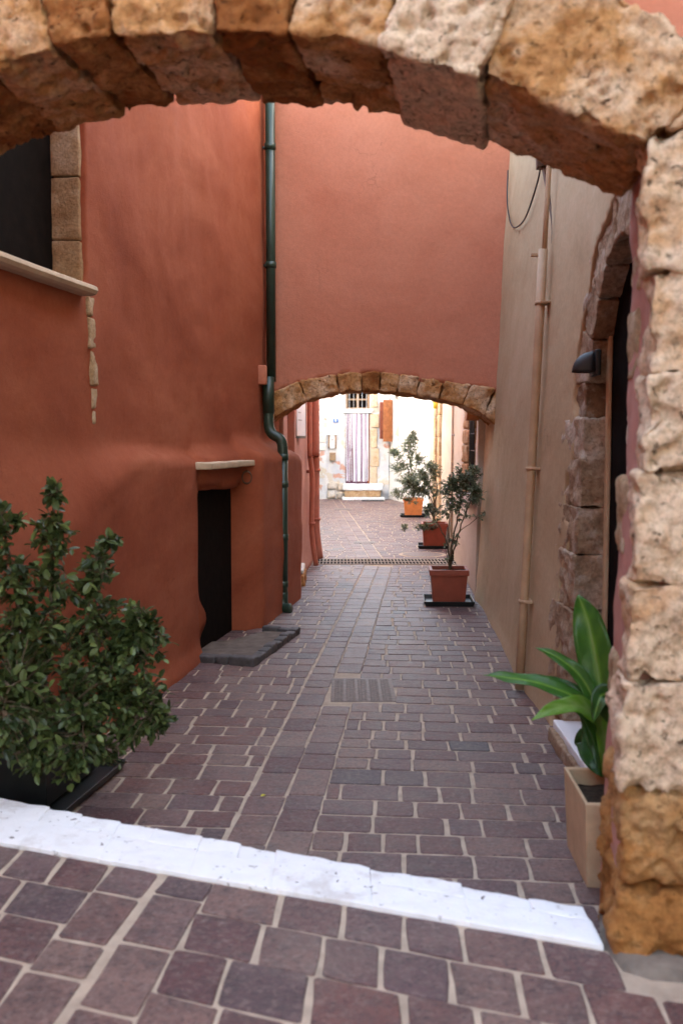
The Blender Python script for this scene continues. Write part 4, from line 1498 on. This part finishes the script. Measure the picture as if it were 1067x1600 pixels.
# ------------------------------------------------------------------ ironwork and litter in the paving
man = empty("manhole_cover", (.14, 6.74, 0), "rectangular patterned iron cover set in the paving", "manhole")
x0, x1, y0, y1 = MANHOLE
stone("cement_surround", boxc(x0 - .06, x1 + .07, y0 - .07, y1 + .05, -.03, -.002), MAT['mortar'], man, res=.1, rough=.002, rad=.004, seed=2)
slab("frame", boxc(x0, x1, y0, y1, -.02, .0035), MAT['rust_iron'], man, rad=.004)
nx = 5
for k in range(nx):
    a = x0 + .02 + k * (x1 - x0 - .03) / nx
    b = a + (x1 - x0 - .03) / nx - .016
    V, Fc = [], []
    ny = 22
    for i in range(ny):
        yy = y0 + .02 + (y1 - y0 - .04) * i / ny
        for h in range(3):
            cx = a + (b - a) * (h + .5) / 3
            w_, l_ = (b - a) * .15, .010
            ang = .7 if (i + h) % 2 else -.7
            ca, sa = math.cos(ang), math.sin(ang)
            base = len(V)
            for z in (.003, .0055):
                for dx, dy in ((-w_, -l_ * .45), (w_, -l_ * .45), (w_, l_ * .45), (-w_, l_ * .45)):
                    V.append((cx + dx * ca - dy * sa, yy + dx * sa + dy * ca, z))
            Fc += [(base + 4, base + 5, base + 6, base + 7)] + [(base + s, base + (s + 1) % 4, base + 4 + (s + 1) % 4, base + 4 + s) for s in range(4)]
    o = mesh_obj("tread_pattern", V, Fc, MAT['rust_iron'], man)
    o["kind"] = "stuff"

# linear drain across the alley
drain = empty("drain_channel", (.5, 14.05, 0), "pale grated drain channel running across the alley", "drain")
slab("channel", boxc(-.55, 1.75, 13.70, 14.36, -.04, .005), MAT['dark'], drain)  # near-black plate just under the bars paints the shade in the slots
dx = (1.62 + .40) / 42
for r_ in range(3):
    yy = 13.70 + r_ * .305
    slab("rail", boxc(-.42, 1.62, yy, yy + .05, -.03, .009), MAT['cement'], drain, rad=.003)
for k in range(43):
    xx = -.41 + k * dx
    slab("grate_bar", boxc(xx, xx + .015, 13.751, 14.309, -.03, .008), MAT['cement'], drain, rad=.002)

def grate(cx, cy, w, d, label, n, ang=0):
    e = empty("drain_grate", (cx, cy, 0), label, "grate", "small square drain grates in the paving")
    c = lambda *a: rot_corners(boxc(*a), ang, (cx, cy, 0))
    slab("frame", c(cx - w / 2, cx + w / 2, cy - d / 2, cy + d / 2, -.02, .002), MAT['black_iron'], e, rad=.003)
    for k in range(n):
        xx = cx - w / 2 + (k + .25) * w / n
        slab("bar", c(xx, xx + w / n * .5, cy - d / 2 + .02, cy + d / 2 - .02, .002, .010), MAT['rust_iron'], e, rad=.002)
grate(.39, 16.75, .36, .36, "iron drain grate in the middle of the paving past the channel", 9)
grate(.03, 25.0, .42, .6, "farthest iron drain grate in the paving before the white house", 8)
mh = empty("round_manhole", (1.30, 14.95, 0), "round iron manhole cover beside the nearest potted olive", "manhole")
V, Fc = tube_geo([Vector((1.22, 14.95, -.02)), Vector((1.22, 14.95, .006))], .30, 32)
mesh_obj("cover", V, Fc, MAT['rust_iron'], mh)
V, Fc = tube_geo([Vector((1.22, 14.95, -.02)), Vector((1.22, 14.95, .003))], .36, 32)
mesh_obj("rim", V, Fc, MAT['mortar'], mh)
dm = slab("doormat", boxc(.58, 1.22, 28.3, 28.85, .002, .018), MAT['mat'], None)
tag(dm, "dark flat doormat on the paving before the white steps", "doormat")

# ------------------------------------------------------------------ plants
def leaf_into(V, Fc, T, p, d, nrm, L, Wd, tnt, fold=.25):
    d = d.normalized()
    s = d.cross(nrm)
    if s.length < 1e-5: s = d.cross(Vector((1, 0, 0)))
    s.normalize()
    nn = s.cross(d)
    b = len(V)
    prof = [(0, .0), (.30, .42), (.68, .46), (1.0, .0)]
    V.append(p)                                         # 0 base
    V.append(p + d * L * .30 - nn * 0)                  # 1 mid rib
    V.append(p + d * L * .68 - nn * L * .05)            # 2 rib
    V.append(p + d * L - nn * L * .14)                  # 3 tip
    for t, w in ((.22, .40), (.62, .48), (.88, .26)):
        V.append(p + d * L * t + s * Wd * w + nn * Wd * fold * w - nn * L * .1 * t * t)
    for t, w in ((.22, .40), (.62, .48), (.88, .26)):
        V.append(p + d * L * t - s * Wd * w + nn * Wd * fold * w - nn * L * .1 * t * t)
    Fc += [(b, b + 4, b + 1), (b + 1, b + 4, b + 5, b + 2), (b + 2, b + 5, b + 6, b + 3),
           (b, b + 1, b + 7), (b + 1, b + 2, b + 8, b + 7), (b + 2, b + 3, b + 9, b + 8)]
    T += [tnt] * 10


def rnd_dir(rn, up=0.0):
    while True:
        v = Vector((rn.uniform(-1, 1), rn.uniform(-1, 1), rn.uniform(-1, 1)))
        if .05 < v.length < 1:
            v.normalize()
            v.z += up
            return v.normalized()


def shrub(name, base, stems, clusters, leaf, mat, label, cat, group=None, seed=1, twig_len=.16, per_twig=9, stem_r=.012, droop=0.0):
    """stems: list of polylines; clusters: (centre, radii, twigs)"""
    rn = random.Random(seed)
    e = empty(name, base, label, cat, group)
    V, Fc = [], []
    allpts = []
    for st, r0 in stems:
        pts = path_pts(st, 6)
        n = len(pts)
        pts = [p + Vector((rn.uniform(-1, 1), rn.uniform(-1, 1), 0)) * .006 for p in pts]
        tube_geo(pts, [r0 * (1 - .72 * i / (n - 1)) for i in range(n)], 7, V, Fc)
        allpts += pts[2:]
    LV, LF, LT = [], [], []
    TV, TF = [], []
    for c, rad, nt_ in clusters:
        c = Vector(c)
        if name == 'leafy_shrub': nt_ = int(nt_ * 1.45); rad = tuple(q * 1.1 for q in rad)
        for _ in range(nt_):
            o = rnd_dir(rn, .15)
            k = rn.random() ** .45
            tip = c + Vector((o.x * rad[0], o.y * rad[1], o.z * rad[2])) * k
            # twig comes from the nearest stem or from the cluster's heart
            near = min(allpts, key=lambda q: (q - tip).length)
            root = near if (near - tip).length < .22 else c + (tip - c) * .25
            dirn = (tip - root)
            if dirn.length < .04: dirn = o * .06
            L = min(dirn.length, twig_len * rn.uniform(.8, 1.5))
            if (near - tip).length >= .22:
                dirn = (dirn.normalized() + Vector((0, 0, .35))).normalized() * L
            start = tip - dirn.normalized() * L
            tw = [start, start + dirn.normalized() * L * .5 + Vector((0, 0, .01)), tip]
            tube_geo(tw, [.0035, .0028, .0015], 4, TV, TF, cap=False)
            ax = dirn.normalized()
            nl = int(per_twig * rn.uniform(.7, 1.3))
            inner = 1 - k
            for i in range(nl):
                t = .25 + .75 * i / max(1, nl - 1)
                p = start + ax * L * t
                side = rnd_dir(rn)
                side = (side - ax * side.dot(ax)).normalized()
                d = (ax * rn.uniform(.25, 1.0) + side * rn.uniform(.7, 1.1) + Vector((0, 0, .15 - droop))).normalized()
                nrm = (Vector((0, 0, 1)) + rnd_dir(rn) * .7).normalized()
                Ls = leaf[0] * rn.uniform(.45, 1.25)
                young = i >= nl - 2
                tn = rn.random() ** 1.4 * .7 + (.35 if young and rn.random() < .5 else 0)
                leaf_into(LV, LF, LT, p, d, nrm, Ls, leaf[1] * Ls / leaf[0] * rn.uniform(.85, 1.15), min(1, tn))
    mesh_obj("stems", V, Fc, MAT['bark'], e, True)["kind"] = "stuff"
    mesh_obj("twigs", TV, TF, MAT['bark'], e, True)["kind"] = "stuff"
    f = mesh_obj("foliage", LV, LF, mat, e, False, tint=LT)
    f["kind"] = "stuff"
    return e


# big black trough and shrub, left foreground
BYS = 4.40
def trough(name, c, th, mats, label, cat, soil_z, rim=.02, rimh=.04):
    """open box from bottom/top corner outlines c = [(bottom quad), (top quad)]"""
    e = empty(name, sum((Vector(p) for p in c[0]), Vector()) / 4, label, cat)
    bq = [Vector(p) for p in c[0]]; tq = [Vector(p) for p in c[1]]
    cen_b = sum(bq, Vector()) / 4; cen_t = sum(tq, Vector()) / 4
    def inset(q, cen, d): return [p + (cen - p).normalized() * d * 1.4 for p in q]
    ti = inset(tq, cen_t, th)
    lo = [Vector((p.x, p.y, soil_z - .02)) for p in ti]
    V = bq + tq + ti + lo
    F = [(3, 2, 1, 0)]
    for i in range(4):
        j = (i + 1) % 4
        F += [(i, j, 4 + j, 4 + i), (4 + i, 4 + j, 8 + j, 8 + i), (8 + i, 8 + j, 12 + j, 12 + i)]
    F.append((12, 13, 14, 15))
    body = mesh_obj("body", V, F, mats[0], e)
    bv = body.modifiers.new("bevel", 'BEVEL'); bv.width = .005; bv.segments = 2; bv.limit_method = 'ANGLE'
    if rim:
        ro = [p + (p - cen_t).normalized() * rim for p in tq]
        V = [p - Vector((0, 0, rimh)) for p in ro] + [p + Vector((0, 0, .004)) for p in ro] + [p + Vector((0, 0, .004)) for p in ti] + [p - Vector((0, 0, rimh)) + (cen_t - p).normalized() * -.002 for p in tq]
        F = []
        for i in range(4):
            j = (i + 1) % 4
            F += [(i, j, 4 + j, 4 + i), (4 + i, 4 + j, 8 + j, 8 + i), (12 + i, 12 + j, j, i)]
        rm = mesh_obj("rim", V, F, mats[0], e)
        bv = rm.modifiers.new("bevel", 'BEVEL'); bv.width = .004; bv.segments = 2; bv.limit_method = 'ANGLE'
    # soil
    V = []; F = []
    N = 8
    for i in range(N + 1):
        for j in range(N + 1):
            u, v = i / N, j / N
            p = lo[0] * (1 - u) * (1 - v) + lo[1] * u * (1 - v) + lo[2] * u * v + lo[3] * (1 - u) * v
            V.append((p.x, p.y, soil_z + .012 * fbm((p.x, p.y, 0), 14, 3)))
    for i in range(N):
        for j in range(N):
            F.append((i * (N + 1) + j, (i + 1) * (N + 1) + j, (i + 1) * (N + 1) + j + 1, i * (N + 1) + j + 1))
    mesh_obj("soil", V, F, mats[1], e)
    return e


def quad_rot(cx, cy, w, d, ang, z):
    ca, sa = math.cos(ang), math.sin(ang)
    return [(cx + x * ca - y * sa, cy + x * sa + y * ca, z) for x, y in ((-w / 2, -d / 2), (w / 2, -d / 2), (w / 2, d / 2), (-w / 2, d / 2))]


WA = -math.atan(.166)
bc = (-1.42, 4.74)
trough("black_planter", [quad_rot(bc[0], bc[1], .24, .56, WA, .03), quad_rot(bc[0], bc[1], .29, .62, WA, .38)], .02, (MAT['black_plastic'], MAT['soil']),
       "large black trough planter behind the white step at left", "planter", .34)
def tray(name, cx, cy, w, d, ang, label, h=.05, group=None, mat=None):
    e = empty(name, (cx, cy, 0), label, "tray", group)
    q0 = [Vector(p) for p in quad_rot(cx, cy, w * .92, d * .92, ang, .004)]
    q1 = [Vector(p) for p in quad_rot(cx, cy, w, d, ang, h)]
    q2 = [Vector(p) for p in quad_rot(cx, cy, w - .03, d - .03, ang, h)]
    q3 = [Vector(p) for p in quad_rot(cx, cy, w * .9, d * .9, ang, .014)]
    V = q0 + q1 + q2 + q3
    F = [(3, 2, 1, 0)]
    for i in range(4):
        j = (i + 1) % 4
        F += [(i, j, 4 + j, 4 + i), (4 + i, 4 + j, 8 + j, 8 + i), (8 + i, 8 + j, 12 + j, 12 + i)]
    F.append((12, 13, 14, 15))
    b = mesh_obj("body", V, F, mat or MAT['black_plastic'], e)
    bv = b.modifiers.new("bevel", 'BEVEL'); bv.width = .005; bv.segments = 2; bv.limit_method = 'ANGLE'
    return e
tray("drip_tray", bc[0] + .045, bc[1] + .02, .40, .74, WA, "black drip tray under the large black trough planter", .05)

B0 = Vector((bc[0], bc[1], .36))
stems = []
def stem_to(*pts): return [tuple(B0 + Vector((random.uniform(-.1, .1), random.uniform(-.15, .1), 0)))] + list(pts)
stems = [(stem_to((-1.36, 4.62, .8), (-1.33, 4.55, 1.2), (-1.295, 4.5, 1.50)), .016),
         (stem_to((-1.46, 4.55, .8), (-1.50, 4.5, 1.15), (-1.52, 4.45, 1.38)), .014),
         (stem_to((-1.22, 4.65, .75), (-1.12, 4.6, 1.05), (-1.08, 4.6, 1.26)), .013),
         (stem_to((-1.15, 4.7, .6), (-1.0, 4.7, .75), (-.92, 4.72, .86)), .012),
         (stem_to((-1.12, 4.6, .48), (-.98, 4.6, .45), (-.86, 4.62, .36)), .011),
         (stem_to((-1.4, 4.4, .6), (-1.42, 4.25, .65), (-1.45, 4.2, .55)), .011),
         (stem_to((-1.25, 4.5, .55), (-1.18, 4.4, .5), (-1.15, 4.38, .35)), .010)]
clusters = [((-1.295, 4.5, 1.46), (.035, .035, .09), 9), ((-1.31, 4.52, 1.27), (.11, .10, .11), 24), ((-1.52, 4.46, 1.30), (.10, .10, .11), 22),
            ((-1.12, 4.58, 1.16), (.11, .08, .10), 15), ((-1.04, 4.58, 1.24), (.08, .05, .03), 6), ((-1.45, 4.5, 1.05), (.18, .13, .12), 30), ((-1.2, 4.55, 1.0), (.13, .12, .13), 24),
            ((-1.05, 4.66, .82), (.13, .12, .12), 40), ((-.95, 4.7, .74), (.13, .12, .14), 40), ((-1.25, 4.5, .75), (.2, .16, .18), 58),
            ((-1.48, 4.42, .74), (.18, .16, .2), 52), ((-1.12, 4.55, .55), (.17, .15, .13), 56), ((-.95, 4.62, .52), (.12, .12, .10), 34), ((-.86, 4.64, .40), (.08, .08, .07), 18),
            ((-1.34, 4.34, .50), (.2, .12, .14), 52), ((-1.16, 4.42, .40), (.14, .1, .12), 40), ((-1.42, 4.24, .38), (.13, .08, .12), 34), ((-1.0, 4.6, .32), (.09, .07, .07), 20), ((-1.22, 4.36, .24), (.08, .04, .08), 16),
            ((-1.30, 4.27, .30), (.12, .05, .08), 24), ((-1.44, 4.3, .56), (.14, .1, .14), 34), ((-1.05, 4.6, .66), (.16, .12, .12), 34), ((-1.38, 4.4, .9), (.14, .1, .12), 24), ((-1.08, 4.50, .26), (.08, .06, .06), 12)]
shrub("leafy_shrub", (bc[0], bc[1], .36), stems, clusters, (.052, .029), MAT['leaf_dark'], "dense dark green shrub with small oval leaves against the red wall", "shrub", seed=5, twig_len=.15, per_twig=8)

# potted olives in terracotta coloured pots
def pot(cx, cy, w, h, ang, label, tray_label, mat, tw=1.32):
    trough("plant_pot", [quad_rot(cx, cy, w * .82, w * .82, ang, .018), quad_rot(cx, cy, w * .96, w * .96, ang, h)], .018, (mat, MAT['soil']), label, "pot", h - .035, rim=.016, rimh=.055)
    tray("drip_tray", cx, cy, w * tw, w * tw, ang, tray_label, .055)
pot(1.125, 10.42, .40, .37, R(-3), "brick red square pot nearest, under the right of the arch", "black drip tray under the nearest brick red pot", MAT['terracotta_plastic'])
pot(1.49, 15.95, .41, .40, R(-3), "brick red square pot in the middle of the row beyond the arch", "black drip tray under the middle brick red pot", MAT['terracotta_plastic'])
pot(1.63, 22.6, .46, .42, R(-4), "orange terracotta square pot farthest along the right wall", "black drip tray under the farthest orange pot", MAT['orange_terracotta'])

def olive(base, stems, clusters, label, seed, per=8, leaf=(.042, .016), tl=.14):
    st = [([tuple(base)] + [tuple(Vector(base) + Vector(p)) for p in s], r) for s, r in stems]
    cl = [(tuple(Vector(base) + Vector(c)), tuple(q * 1.12 for q in r), int(n * (1.45 if n > 15 else 1))) for c, r, n in clusters]
    shrub("potted_olive", base, st, cl, leaf, MAT['leaf_olive'], label, "shrub", "potted shrubs along the right wall", seed=seed, twig_len=tl, per_twig=per)
olive((1.14, 10.42, .335),
      [([(-.02, 0, .25), (-.10, 0, .45), (-.24, .02, .68)], .012), ([(.02, 0, .3), (.09, .02, .62), (.14, 0, .95)], .013), ([(.04, .02, .22), (.14, .05, .55), (.24, .05, .80), (.27, 0, 1.05)], .011),
       ([(.05, 0, .35), (.2, .0, .50), (.36, 0, .62)], .008), ([(-.01, .03, .3), (.0, .05, .6), (.04, .05, .9)], .009), ([(-.03, -.02, .14), (-.05, -.03, .26)], .006)],
      [((.02, .02, .88), (.16, .15, .12), 46), ((.17, .02, .98), (.16, .15, .15), 62), ((.26, 0, .82), (.10, .12, .13), 40), ((-.16, .02, .62), (.12, .1, .10), 20), ((.05, 0, .70), (.16, .12, .09), 26),
       ((.22, .02, .55), (.12, .1, .09), 8), ((.36, 0, .62), (.06, .06, .05), 4), ((.05, -.02, .32), (.14, .1, .1), 6), ((.02, 0, .12), (.10, .08, .05), 6)],
      "nearest potted shrub with bare forked stems in a brick red pot", 21, 11, (.037, .018), .17)
olive((1.48, 15.95, .365),
      [([(.0, 0, .3), (-.02, 0, .5), (-.14, 0, .75)], .018), ([(.02, 0, .35), (.05, 0, .6), (-.02, 0, .95)], .014), ([(-.04, 0, .4), (-.25, 0, .6), (-.40, 0, .7)], .010)],
      [((-.20, 0, .72), (.22, .2, .17), 90), ((-.06, 0, .88), (.18, .18, .15), 70), ((-.38, 0, .62), (.15, .15, .14), 50), ((-.12, 0, .54), (.2, .15, .1), 46), ((-.36, -.05, .40), (.16, .12, .08), 16), ((-.50, -.25, -.02), (.08, .1, .05), 12), ((-.15, -.22, .0), (.25, .06, .05), 26)],
      "middle potted olive with a rounded grey green crown", 22, 12, (.042, .017), .22)
olive((1.62, 22.6, .385),
      [([(.0, 0, .4), (-.06, 0, .8), (-.12, 0, 1.2), (-.03, 0, 1.5)], .018), ([(-.02, 0, .5), (-.25, 0, .9), (-.42, 0, 1.1)], .012), ([(.04, 0, .5), (.1, 0, .9)], .012)],
      [((-.08, 0, 1.25), (.22, .2, .18), 60), ((-.36, 0, 1.05), (.22, .18, .14), 50), ((.02, 0, 1.42), (.14, .12, .14), 30), ((.08, 0, .95), (.22, .2, .2), 60), ((-.25, 0, .72), (.28, .2, .18), 64), ((-.1, 0, .45), (.3, .2, .15), 60), ((-.30, -.1, .16), (.25, .1, .14), 40)],
      "farthest potted olive, tall and thin against the bright wall", 23, 11, (.045, .018), .28)

# tan planter box and broad-leaved plant, right foreground
tb = trough("tan_planter", [[(.935, 3.69, .0), (1.13, 3.67, .0), (1.15, 4.07, .0), (.95, 4.09, .0)], [(.92, 3.67, .335), (1.14, 3.65, .335), (1.16, 4.09, .335), (.935, 4.11, .335)]], .022, (MAT['planter_tan'], MAT['soil']),
            "tan box planter tucked behind the stone pier at right", "planter", .27, rim=0)
pl = empty("broad_leaf_plant", (1.04, 3.92, .30), "plant with long bright green strap leaves in the tan planter", "plant")


def broad_leaf(path, wmax, twist, tn, label=None, wavy=.01, prof_pow=1.0):
    P = path_pts(path, 7)
    n = len(P)
    V, F, T = [], [], []
    m = 4
    for i, p in enumerate(P):
        t = i / (n - 1)
        tg = (P[min(i + 1, n - 1)] - P[max(i - 1, 0)]).normalized()
        sd = tg.cross(Vector(twist)).normalized()
        up = sd.cross(tg)
        w = wmax * (math.sin(math.pi * min(1, (.06 + .94 * t) ** prof_pow)) ** .75 if t < .985 else .04)
        w = max(w, .003 if t < .9 else .001)
        for k in range(-m, m + 1):
            s = k / m
            wv = wavy * math.sin(t * 22 + (1.5 if k > 0 else 0)) * abs(s) ** 2
            V.append(p + sd * w * s + up * (abs(s) * w * .28 + wv))
            rib = abs(k) == 0
            vein = .06 * math.sin(t * 46 - abs(s) * 6)
            T.append(min(1, max(0, (.93 if rib else tn + vein + .1 * (1 - abs(s))))))
    W_ = 2 * m + 1
    for i in range(n - 1):
        for k in range(W_ - 1):
            F.append((i * W_ + k, i * W_ + k + 1, (i + 1) * W_ + k + 1, (i + 1) * W_ + k))
    o = mesh_obj("leaf", V, F, MAT['leaf_big'], pl, True, tint=T)
    so = o.modifiers.new("thickness", 'SOLIDIFY'); so.thickness = .0012
    return o


cr = (1.06, 3.92, .36)
broad_leaf([cr, (1.052, 3.95, .60), (1.035, 3.99, .80), (1.00, 4.02, .98), (.965, 4.03, 1.075)], .072, (-.35, -1, .1), .48, prof_pow=1.15)
broad_leaf([cr, (1.03, 3.93, .60), (.97, 3.95, .745), (.88, 3.97, .825), (.785, 3.99, .868)], .030, (-.4, -.8, .7), .38, wavy=.007)
broad_leaf([cr, (1.03, 3.92, .58), (.94, 3.92, .675), (.80, 3.95, .728), (.67, 3.97, .748), (.575, 3.98, .757)], .036, (0, -.7, .8), .34, wavy=.007)
broad_leaf([cr, (1.04, 3.90, .55), (.96, 3.86, .65), (.85, 3.82, .668), (.735, 3.79, .625)], .042, (0, -.75, .7), .80, wavy=.008)
broad_leaf([cr, (1.03, 3.95, .55), (.96, 4.0, .645), (.87, 4.05, .70), (.80, 4.06, .70)], .048, (0, -.8, .6), .22, wavy=.006)
broad_leaf([cr, (1.07, 3.9, .55), (1.06, 3.88, .68), (1.02, 3.86, .70), (.985, 3.84, .60)], .05, (-.4, -1, .2), .12, wavy=.005)
broad_leaf([cr, (1.09, 3.97, .55), (1.09, 4.02, .75), (1.07, 4.08, .9)], .05, (-.3, -1, .2), .3)
broad_leaf([cr, (1.04, 3.98, .50), (1.02, 4.04, .60), (.99, 4.1, .56)], .05, (-.3, -1, .4), .15)
broad_leaf([cr, (1.03, 3.97, .42), (1.01, 4.03, .48), (1.0, 4.12, .40)], .055, (-.3, -1, .3), .08)
broad_leaf([cr, (1.04, 4.0, .44), (1.05, 4.06, .56), (1.04, 4.12, .50)], .055, (-.3, -1, .3), .1)

# a few fallen leaves
for k, (x_, y_, z_, s, lab) in enumerate([(-.385, 4.66, .006, .035, "small yellow fallen leaf on the paving before the white step")]):
    V, F, T = [], [], []
    leaf_into(V, F, T, Vector((x_, y_, z_)), Vector((.6, .8, .05)), Vector((0, 0, 1)), s, s * .6, .5)
    fl = mesh_obj("fallen_leaf", V, F, simple("yellow_leaf", (.55, .50, .04), .6, .4, .1, 9, 0), None)
    tag(fl, lab, "leaf")
